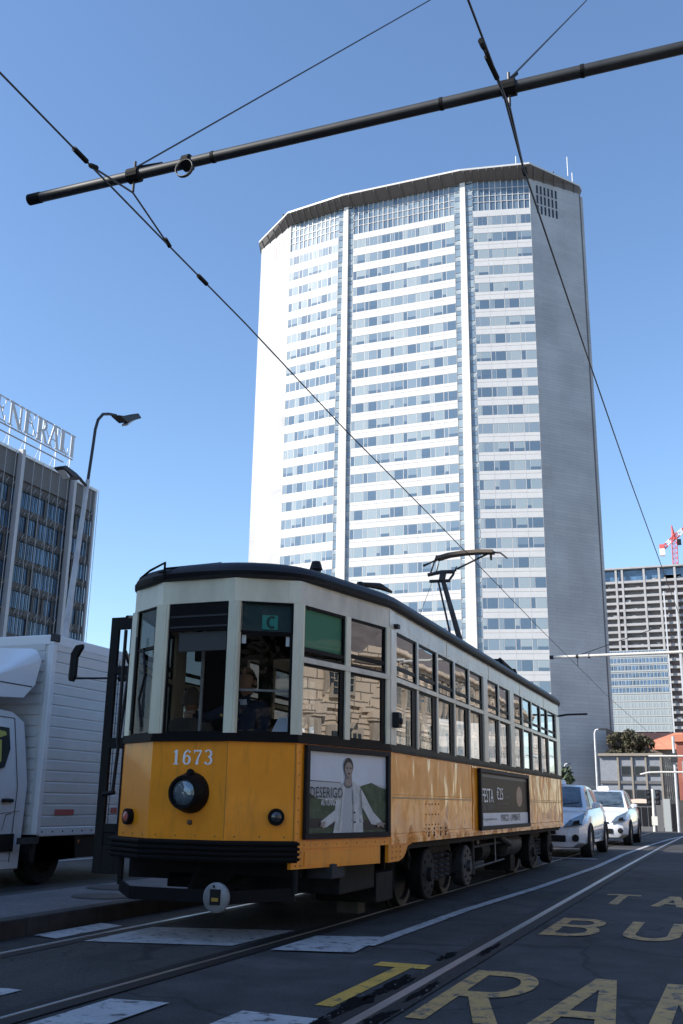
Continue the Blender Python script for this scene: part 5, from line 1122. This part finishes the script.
def person(label, joints, radii, edges, loc, partsfn, m):
    T = thing('person', label, 'person', loc)
    me = bpy.data.meshes.new('body'); names = list(joints); me.from_pydata([joints[k] for k in names], [(names.index(a), names.index(b)) for a, b in edges], [])
    bm = bmesh.new(); bm.from_mesh(me); lay = bm.verts.layers.skin.verify(); bm.verts.ensure_lookup_table()
    for i, k in enumerate(names): bm.verts[i][lay].radius = (radii[k], radii[k]); bm.verts[i][lay].use_root = (i == 0)
    bm.to_mesh(me); bm.free(); me.materials.append(M[m])
    o = bpy.data.objects.new('body', me); col.objects.link(o); o.parent = T
    o.modifiers.new('skin', 'SKIN').use_smooth_shade = True; s = o.modifiers.new('sub', 'SUBSURF'); s.levels = 2; s.render_levels = 2
    partsfn(T); return T
def seated(label, x, y, z, mcloth, mhair, face=-1, reach=(-.3, -.35, -.0), lean=0):
    J = dict(pelvis=(0, 0, 0), waist=(0, 0, .18), chest=(0, lean*.5*face, .38), neck=(0, lean*face, .52), hb=(0, lean*face, .60),
             sl=(-.17, lean*.7*face, .47), el=(-.24, .12*face, .26), wl=(-.16, .33*face, .24), sr=(.17, lean*.7*face, .47), er=(.24, .12*face, .24), wr=(.12, .33*face, .22),
             kl=(-.12, .42*face, -.02), al=(-.12, .44*face, -.40), fl=(-.12, .56*face, -.43), kr=(.12, .42*face, -.02), ar=(.12, .44*face, -.40), fr=(.12, .56*face, -.43))
    J['wl'] = reach; J['el'] = ((J['sl'][0]+reach[0])/2-.05, (J['sl'][1]+reach[1])/2, (J['sl'][2]+reach[2])/2-.08)
    Rd = dict(pelvis=.15, waist=.13, chest=.15, neck=.06, hb=.055, sl=.075, el=.05, wl=.032, sr=.075, er=.05, wr=.032, kl=.07, al=.045, fl=.04, kr=.07, ar=.045, fr=.04)
    E_ = [('pelvis', 'waist'), ('waist', 'chest'), ('chest', 'neck'), ('neck', 'hb'), ('chest', 'sl'), ('sl', 'el'), ('el', 'wl'), ('chest', 'sr'), ('sr', 'er'), ('er', 'wr'), ('pelvis', 'kl'), ('kl', 'al'), ('al', 'fl'), ('pelvis', 'kr'), ('kr', 'ar'), ('ar', 'fr')]
    def parts(T):
        # head with face
        hx, hy, hz = x, y+lean*face, z+.70
        mb = MB(); rg = []
        for k in range(13):
            t = k/12; zz = -.13+.26*t; rr_ = math.sqrt(max(.0004, 1-((t-.53)/.53)**2)) if t > .5 else math.sqrt(max(.05, 1-((t-.53)/.60)**2)); jaw = 1 if t > .45 else .72+.62*t
            ring_ = []
            for j in range(20):
                a = 6.283*j/20; px, py = math.cos(a)*.076*rr_*jaw, math.sin(a)*.096*rr_
                f_ = max(0, -math.sin(a))**6 if face < 0 else max(0, math.sin(a))**6
                nose = .024*f_*math.exp(-((t-.42)/.09)**2); brow = .006*f_*math.exp(-((t-.6)/.06)**2); eye = -.006*math.exp(-((t-.53)/.04)**2)*f_
                ring_.append((hx+px, hy+py+face*(nose+brow+eye), hz+zz))
            rg.append(ring_)
        mb.loft(rg, 'skin')
        for sx in (-1, 1): mb.lathe((hx+sx*.074, hy, hz), (sx, 0, 0), [(0, .028), (.012, .03), (.016, .01)], 'skin', 10)
        mb.build('head', T, smooth=True)
        mb = MB(); rg = []
        for k in range(9):
            t = k/8; a = -.04+t*.18; q = math.sqrt(max(.001, 1-(a/.145)**2)) if a > 0 else 1
            rg.append([(hx+math.cos(6.283*j/20)*.086*q, hy-face*(.018 if a < .05 else .003)+math.sin(6.283*j/20)*.10*q*(1 if face*math.sin(6.283*j/20) < 0 or a > .05 else .82), hz+a+.0) for j in range(20)])
        mb.loft(rg, mhair); mb.build('hair', T, smooth=True)
        for wpt, sgn in ((reach, 1), (J['wr'], -1)):
            P0 = Vector((x, y, z))+Vector(wpt); d = Vector((sgn*.2, face*1.0, -.15)).normalized(); sd_ = d.cross(Vector((0, 0, 1))).normalized()
            mb = MB(); mb.loft([[tuple(P0+d*t+sd_*(a*w_)+Vector((0, 0, b*.014))) for a, b in ((-1, -1), (1, -1), (1, 1), (-1, 1))] for t, w_ in ((-.02, .024), (.03, .036), (.085, .042))], 'skin')
            for i_ in range(4):
                s0 = P0+d*.08+sd_*(-.032+.021*i_); ln = (.062, .072, .07, .055)[i_]
                mb.tube([s0, s0+d*ln*.5+Vector((0, 0, -.004)), s0+d*ln*.8+Vector((0, 0, -.025)), s0+d*ln*.75+Vector((0, 0, -.045))], [.0095, .009, .008, .006], 'skin', 8)
            t0 = P0+d*.02+sd_*(.03*sgn); mb.tube([t0, t0+sd_*(.02*sgn)+d*.03, t0+sd_*(.025*sgn)+d*.055+Vector((0, 0, -.012))], [.012, .0105, .008], 'skin', 8); mb.build('hand', T, smooth=True)
        mb = MB(); mb.tube([(x, y+lean*face*.9, z+.50), (x, y+lean*face, z+.55)], [.075, .066], 'paper' if mcloth == 'cloth_navy' else mcloth, 14); mb.build('collar', T, smooth=True)
    person(label, J, Rd, E_, (x, y, z), parts, mcloth)
seated('tram driver in dark navy clothes seated behind the right front window, arm on the controller', -4.16, 8.50, 1.40, 'cloth_navy', 'hair_dark', -1, (-.42, -.30, .42), .05)
seated('passenger in a grey brown jacket with greyish hair, seen through the middle front window', -4.84, 8.62, 1.26, 'cloth_taupe', 'hair_grey', 1, (-.2, .3, .24), .02)

# ============================================================ BOX TRUCK
def truck():
    T = thing('box_truck', 'white delivery truck with ribbed box body beside the tram', 'truck', (-9, 10, 0))
    X1, X0, yf, yb, zb, zt = -8.0, -10.15, 10.6, 14.0, .60, 3.06
    mb = MB(); mb.box(X0+.02, X1-.02, yf+.02, yb, zb, zt-.02, 'truck_panel')
    z = zb+.10
    while z < zt-.16:
        mb.box(X1-.02, X1-.004, yf+.09, yb-.05, z, z+.105, 'truck_panel'); mb.box(X0+.15, X1-.12, yf+.004, yf+.02, z, z+.105, 'truck_panel'); mb.hexa([(X1-.003, yf+.09, z+.105), (X1-.02, yf+.09, z+.105), (X1-.02, yb-.05, z+.105), (X1-.003, yb-.05, z+.105), (X1-.003, yf+.09, z+.118), (X1-.02, yf+.09, z+.125), (X1-.02, yb-.05, z+.125), (X1-.003, yb-.05, z+.118)], 'number_white'); z += .135
    mb.build('box_body', T, bevel=.003)
    mb = MB(); mb.box(X0, X1, yf, yb, zt-.13, zt, 'number_white'); mb.box(X1-.07, X1+.012, yf-.005, yf+.08, zb, zt-.131, 'truck_white'); mb.box(X0-.01, X0+.07, yf-.005, yf+.08, zb, zt-.131, 'truck_white'); mb.box(X1-.05, X1+.006, yf+.081, yb, zb-.02, zb+.09, 'truck_white'); mb.box(X1-.05, X1+.018, yf-.01, yf+.12, zt-.09, zt+.012, 'bogie_pale'); mb.build('box_frame', T, bevel=.012)
    mb = MB(); mb.box(X1+.001, X1+.004, 10.95, 11.35, .83, .90, 'label_red'); mb.box(X1+.001, X1+.004, 12.2, 12.35, .85, .92, 'label_red'); mb.build('sticker', T)
    mb = MB(); mb.box(X0+.3, X1-.3, 7.5, yb-.2, .42, .58, 'plastic_dark'); mb.box(X1-.2, X1-.05, yf+.9, yb-.3, .30, .58, 'plastic_dark'); mb.box(X0+.05, X0+.2, yf+.9, yb-.3, .30, .58, 'plastic_dark'); mb.build('chassis', T)
    mb = MB(); mb.lathe((X1-.055, 11.55, .50), (1, 0, 0), [(0, .03), (.02, .028), (.03, .01)], 'amber', 10); mb.build('side_marker', T)
    # cab: lofted side profile
    xs = -8.12; xw = -10.0; prof = [(10.52, .20), (10.55, 1.2), (10.47, 1.95), (10.25, 2.06), (9.3, 2.12), (8.6, 2.08), (7.75, 1.35), (7.55, 1.25), (6.75, 1.02), (6.55, .85), (6.50, .30), (6.6, .22)]
    mb = MB(); rg = []
    for x, k in ((xw, .975), (xw+.06, .995), (xw+.3, 1), (xs-.3, 1), (xs-.12, .9985), (xs-.06, .995), (xs-.02, .988), (xs, .975)):
        rg.append([(x+(0 if z < 1.2 else (.10 if x < -9 else -.10)*(z-1.2)*(1 if x < xw+.1 or x > xs-.13 else 0)), 8.9+(y-8.9)*k, 1.15+(z-1.15)*k) for y, z in prof])
    mb.loft(rg, 'truck_white'); mb.build('cab', T, smooth=True)
    def side(mb, pts, m, o=.0, th=.012): mb.prism([(xs+o-(.10*(z-1.2) if z > 1.2 else 0), y, z) for y, z in pts], (th, 0, 0), m)
    mb = MB(); side(mb, [(10.22, 1.95), (10.30, 1.15), (10.28, .32), (8.75, .32), (8.75, 1.2), (9.25, 1.98)], 'truck_white', -.004); D_ = mb.build('door', T, bevel=.004)
    mb = MB(); sm = [(10.24, 1.97), (10.325, 1.15), (10.30, .30)]
    for (ya, za), (yb, zb_) in zip(sm[:-1], sm[1:]): side(mb, [(ya, za), (ya+.007, za), (yb+.007, zb_), (yb, zb_)], 'bogie_pale', .002, .004)
    side(mb, [(9.25, 1.985), (9.25, 1.992), (10.248, 1.977), (10.24, 1.97)], 'bogie_pale', .002, .004); mb.build('door_seam', T)
    mb = MB(); side(mb, [(10.12, 1.85), (10.15, 1.6), (10.05, 1.38), (9.0, 1.20), (9.35, 1.87)], 'window_dark', .012); mb.build('window', D_)
    mb = MB(); side(mb, [(10.05, 1.80), (10.07, 1.76), (9.85, 1.70), (9.6, 1.78), (9.6, 1.84)], 'yellow_vest', .026, .004); side(mb, [(9.92, 1.70), (9.98, 1.70), (9.98, 1.45), (9.93, 1.42)], 'yellow_vest', .026, .004); mb.build('vest', D_)
    mb = MB(); mb.tube([(xs+.02, 10.05, 1.0), (xs+.035, 10.12, 1.005), (xs+.02, 10.24, 1.0)], .022, 'plastic_dark', 8); mb.build('handle', D_, smooth=True)
    mb = MB(); side(mb, [(10.32, .62), (10.32, .42), (8.75, .42), (8.75, .62)], 'plastic_dark', .012, .02); mb.tube([(xs+.01, 10.40, .88), (xs+.012, 9.9, .84), (xs+.012, 9.2, .72)], .003, 'bogie_pale', 5); mb.build('trim', T)
    mb = MB(); side(mb, [(10.10, .66), (10.106, .66), (10.156, .84), (10.15, .84)], 'bogie_pale', .014, .002); side(mb, [(10.15, .84), (10.25, .86), (10.25, .852), (10.15, .832)], 'bogie_pale', .0145, .002); mb.build('fuel_flap', T)
    mb = MB(); 
    for k in range(16): mb.lathe((X1+.006, yf+.12+k*.21, zb+.035), (1, 0, 0), [(0, .012), (.004, .010)], 'bogie', 6)
    mb.build('rivet_row', T)
    mb = MB(); mb.box(X1-.03, X1-.001, yf+.085, yb, zb-.10, zb-.025, 'bogie_pale'); mb.build('side_rail', T)
    mb = MB(); mb.tube([(X1-.004, yf+1.55, zb+.1), (X1-.004, yf+1.55, zt-.15)], .006, 'bogie_pale', 5); mb.build('panel_joint', T)
    # wind deflector
    mb = MB(); rg = []
    for x, k in ((-8.08, .90), (-8.095, .94), (-8.13, .975), (-8.20, 1), (-9.2, 1.06), (-9.9, 1), (-10.05, .86)):
        rg.append([(x, 10.22, 2.22), (x, 10.42, 2.40), (x, 10.50, 2.72), (x, 10.44, 2.0+.86*k), (x, 9.95, 2.0+.60*k), (x, 9.4, 2.0+.36*k), (x, 8.7, 2.16), (x, 8.7, 2.12)])
    mb.loft(rg, 'truck_white'); mb.build('wind_deflector', T, smooth=True)
    mb = MB(); mb.box(-8.12, -8.075, 9.0, 10.36, 2.36, 2.372, 'plastic_dark'); mb.build('deflector_seam', T)
    # windscreen, front details
    mb = MB(); mb.hexa([(-9.8, 7.72, 1.36), (-8.42, 7.72, 1.36), (-8.42, 7.76, 1.36), (-9.8, 7.76, 1.36), (-9.72, 8.52, 2.04), (-8.5, 8.52, 2.04), (-8.5, 8.56, 2.04), (-9.72, 8.56, 2.04)], 'window_dark'); mb.build('windscreen', T)
    mb = MB(); mb.box(-9.6, -8.6, 6.44, 6.56, .55, .85, 'plastic_dark'); mb.build('grille', T)
    for x in (-9.75, -8.45):
        mb = MB(); mb.lathe((x, 6.62, .85), (0, -1, .2), [(0, .14), (.08, .12), (.12, .05)], 'headlamp', 16); mb.build('headlight', T, smooth=True)
    mb = MB(); mb.box(-8.10, -7.92, 8.55, 8.68, 1.3, 1.75, 'plastic_dark'); mb.tube([(-8.2, 8.7, 1.35), (-8.05, 8.62, 1.4)], .02, 'plastic_dark', 6); mb.build('mirror', T, bevel=.03)
    for x, y in ((-8.22, 7.45), (-9.95, 7.45), (-8.20, 11.05), (-9.95, 11.05)):
        s = 1 if x > -9 else -1; mb = MB(); mb._lathe(Vector((x-s*.20, y, .345)), Vector((s, 0, 0)), [(0, .2), (0, .33), (.03, .345), (.19, .345), (.22, .33), (.225, .21), (.18, .2)], 'tyre', 32); W_ = mb.build('wheel', T, smooth=True)
        mb = MB(); mb._lathe(Vector((x-s*.02, y, .345)), Vector((s, 0, 0)), [(0, .2), (.0, .19), (-.03, .12), (.02, .06), (.03, .0)], 'bogie_pale', 20); mb.build('rim', W_, smooth=True)
    mb = MB(); mb.prism([(-8.30, y, z) for y, z in [(10.62, .58), (10.55, .4), (10.60, .28), (10.66, .28), (10.68, .5), (10.85, .72), (11.2, .74), (11.45, .6), (11.5, .3), (11.55, .3), (11.55, .62)]], (.27, 0, 0), 'plastic_dark'); mb.build('mud_guard', T)
truck()

# ============================================================ CARS
def make_car(label, body, loc, taxi=True):
    T = thing('parked_car' if not taxi else 'taxi_car', label, 'car', loc, 'white taxis waiting behind the tram' if taxi else None)
    ox, oy, oz = loc
    Wd = .875
    st = [(0.0, .60, .30, .55, .62), (.06, .74, .22, .60, .66), (.30, .83, .19, .66, .735), (.75, Wd, .18, .74, .86), (1.15, Wd, .18, .80, .97), (2.2, Wd, .18, .84, 1.0), (3.2, Wd, .18, .88, 1.04), (3.9, .86, .19, .92, 1.08), (4.3, .80, .25, .95, 1.10), (4.42, .70, .35, .90, 1.02)]
    mb = MB(); rg = []
    for y, w_, zb, zm, zt in st:
        h_ = [(w_*.80, zb), (w_*.97, zb+.10), (w_, (zb+zm)/2), (w_*.985, zm), (w_*.90, zt-.02), (w_*.6, zt+.015), (0, zt+.03)]
        ring_ = [(ox+a, oy+y, oz+b) for a, b in h_]+[(ox-a, oy+y, oz+b) for a, b in reversed(h_[:-1])]
        rg.append(ring_)
    mb.loft(rg, body); mb.build('body', T, smooth=True)
    gh = [(1.0, .80, .95, .0), (1.35, .77, 1.0, .17), (1.95, .72, 1.02, .42), (2.3, .70, 1.02, .475), (2.8, .69, 1.03, .485), (3.4, .69, 1.05, .43), (4.0, .66, 1.08, .28), (4.32, .62, 1.09, .05)]
    mb = MB(); rg = []
    for y, w_, zb, h_ in gh:
        q = max(0, min(1, h_/.45)); wr = w_*(1-.16*q)
        P = [(w_*1.0, zb-.03), (wr*1.0, zb+h_*.93), (wr*.9, zb+h_), (0, zb+h_+.015)]
        rg.append([(ox+a, oy+y, oz+b) for a, b in P]+[(ox-a, oy+y, oz+b) for a, b in reversed(P[:-1])])
    mb.loft(rg, body); mb.build('cabin', T, smooth=True)
    mb = MB(); rows_ = []
    for y in (1.08, 1.2, 1.35, 1.55, 1.75, 1.93):
        i = max(k for k in range(len(gh)-1) if gh[k][0] <= y); f_ = (y-gh[i][0])/(gh[i+1][0]-gh[i][0]); w_, zb, h_ = [gh[i][q]+(gh[i+1][q]-gh[i][q])*f_ for q in (1, 2, 3)]
        wr = w_*(1-.16*max(0, min(1, h_/.45)))*.88
        rows_.append([(ox+wr*c, oy+y, oz+zb+h_+.015+.015*(1-abs(c))+.008) for c in (-1, -.5, 0, .5, 1)])
    mb.loft(rows_, 'windscreen_tint', close=False, caps=False); mb.build('windscreen', T, smooth=True, recalc=False)
    mb = MB(); mb.tube([(ox-.5, oy+1.12, oz+1.06), (ox+.1, oy+1.22, oz+1.13)], .012, 'plastic_dark', 5); mb.tube([(ox+.1, oy+1.10, oz+1.05), (ox+.6, oy+1.22, oz+1.11)], .012, 'plastic_dark', 5); mb.build('wiper', T)
    for s in (-1, 1):
        for pts in ([(1.52, 1.04), (2.42, 1.05), (2.42, 1.41), (2.02, 1.38)], [(2.50, 1.05), (3.42, 1.08), (3.30, 1.38), (2.50, 1.42)]):
            mb = MB(); P = []
            for y, z in pts: P.append((ox+s*(.80-.17*(z-1.0)/.45-.05*max(0, y-2.6)), oy+y, oz+z))
            mb.prism(P, (s*.012, 0, 0), 'window_dark'); mb.build('window', T)
        mb = MB(); mb.loft([[(ox+s*.83, oy+1.50, oz+1.0), (ox+s*.83, oy+1.56, oz+1.0), (ox+s*.83, oy+1.56, oz+1.08), (ox+s*.83, oy+1.50, oz+1.08)], [(ox+s*.90, oy+1.44, oz+.99), (ox+s*.90, oy+1.58, oz+.99), (ox+s*.90, oy+1.58, oz+1.13), (ox+s*.90, oy+1.44, oz+1.13)], [(ox+s*1.02, oy+1.47, oz+1.02), (ox+s*1.02, oy+1.58, oz+1.02), (ox+s*1.02, oy+1.58, oz+1.11), (ox+s*1.02, oy+1.47, oz+1.11)]], body); mb.build('mirror', T, bevel=.02)
        mb = MB(); P = [(.42, .60, -.025), (.80, .66, .03), (.86, .93, .62), (.80, .88, .60), (.55, .74, .06)]
        mb.prism([(ox+s*a, oy+c-.012, oz+b) for a, b, c in P], (s*.012, -.03, .025), 'headlamp'); mb.prism([(ox+s*.62, oy-.03, oz+.66), (ox+s*.76, oy+.0, oz+.68), (ox+s*.76, oy+.0, oz+.74), (ox+s*.66, oy-.02, oz+.72)], (0, -.035, .02), 'plastic_dark'); mb.build('headlight', T)
        mb = MB(); mb.lathe((ox+s*.66, oy+.02, oz+.40), (0, -1, 0), [(0, .075), (.06, .07), (.065, .05)], 'plastic_dark', 12); mb.build('fog_lamp', T, smooth=True)
    mb = MB(); mb.box(ox-.46, ox+.46, oy-.03, oy+.1, oz+.32, oz+.45, 'plastic_dark'); mb.box(ox-.36, ox+.36, oy-.025, oy+.08, oz+.585, oz+.63, 'plastic_dark'); mb.build('grille', T, bevel=.015)
    mb = MB(); mb.box(ox-.26, ox+.26, oy-.045, oy-.031, oz+.47, oz+.58, 'clad_white' if not taxi else 'plastic_dark'); mb.build('number_plate', T)
    if taxi: 
        mb = MB(); mb.loft([[(ox-.17, oy+2.25, oz+1.51), (ox+.17, oy+2.25, oz+1.51), (ox+.17, oy+2.42, oz+1.51), (ox-.17, oy+2.42, oz+1.51)], [(ox-.14, oy+2.30, oz+1.62), (ox+.14, oy+2.30, oz+1.62), (ox+.14, oy+2.38, oz+1.62), (ox-.14, oy+2.38, oz+1.62)]], 'number_white'); mb.build('roof_sign', T, bevel=.01)
    for s in (-1, 1):
        for y in (.86, 3.56):
            mb = MB(); mb._lathe(Vector((ox+s*.66, oy+y, oz+.315)), Vector((s, 0, 0)), [(0, .2), (0, .30), (.03, .315), (.19, .315), (.222, .30), (.226, .21), (.17, .2)], 'tyre', 28); W_ = mb.build('wheel', T, smooth=True)
            mb = MB(); mb._lathe(Vector((ox+s*.86, oy+y, oz+.315)), Vector((s, 0, 0)), [(0, .205), (.01, .2), (.0, .15), (.015, .05), (.02, .0)], 'rim', 18); mb.build('rim', W_, smooth=True)
            mb = MB(); mb.tube([(ox+s*.868, oy+y+.36*math.cos(a), oz+.315+.36*math.sin(a)) for a in [R(-5+190*i/12) for i in range(13)]], .03, 'plastic_dark', 6); mb.build('wheel_arch', T, smooth=True)
    return T
make_car('white hatchback taxi directly behind the tram, partly hidden by its rear', 'car_white', (-3.80, 22.0, 0))
make_car('white hatchback taxi farther back, behind the first white car', 'car_white', (-3.66, 29.6, 0))
make_car('small dark blue car far down the road at the right edge', 'car_blue', (-4.35, 104, gz(106)), taxi=False)
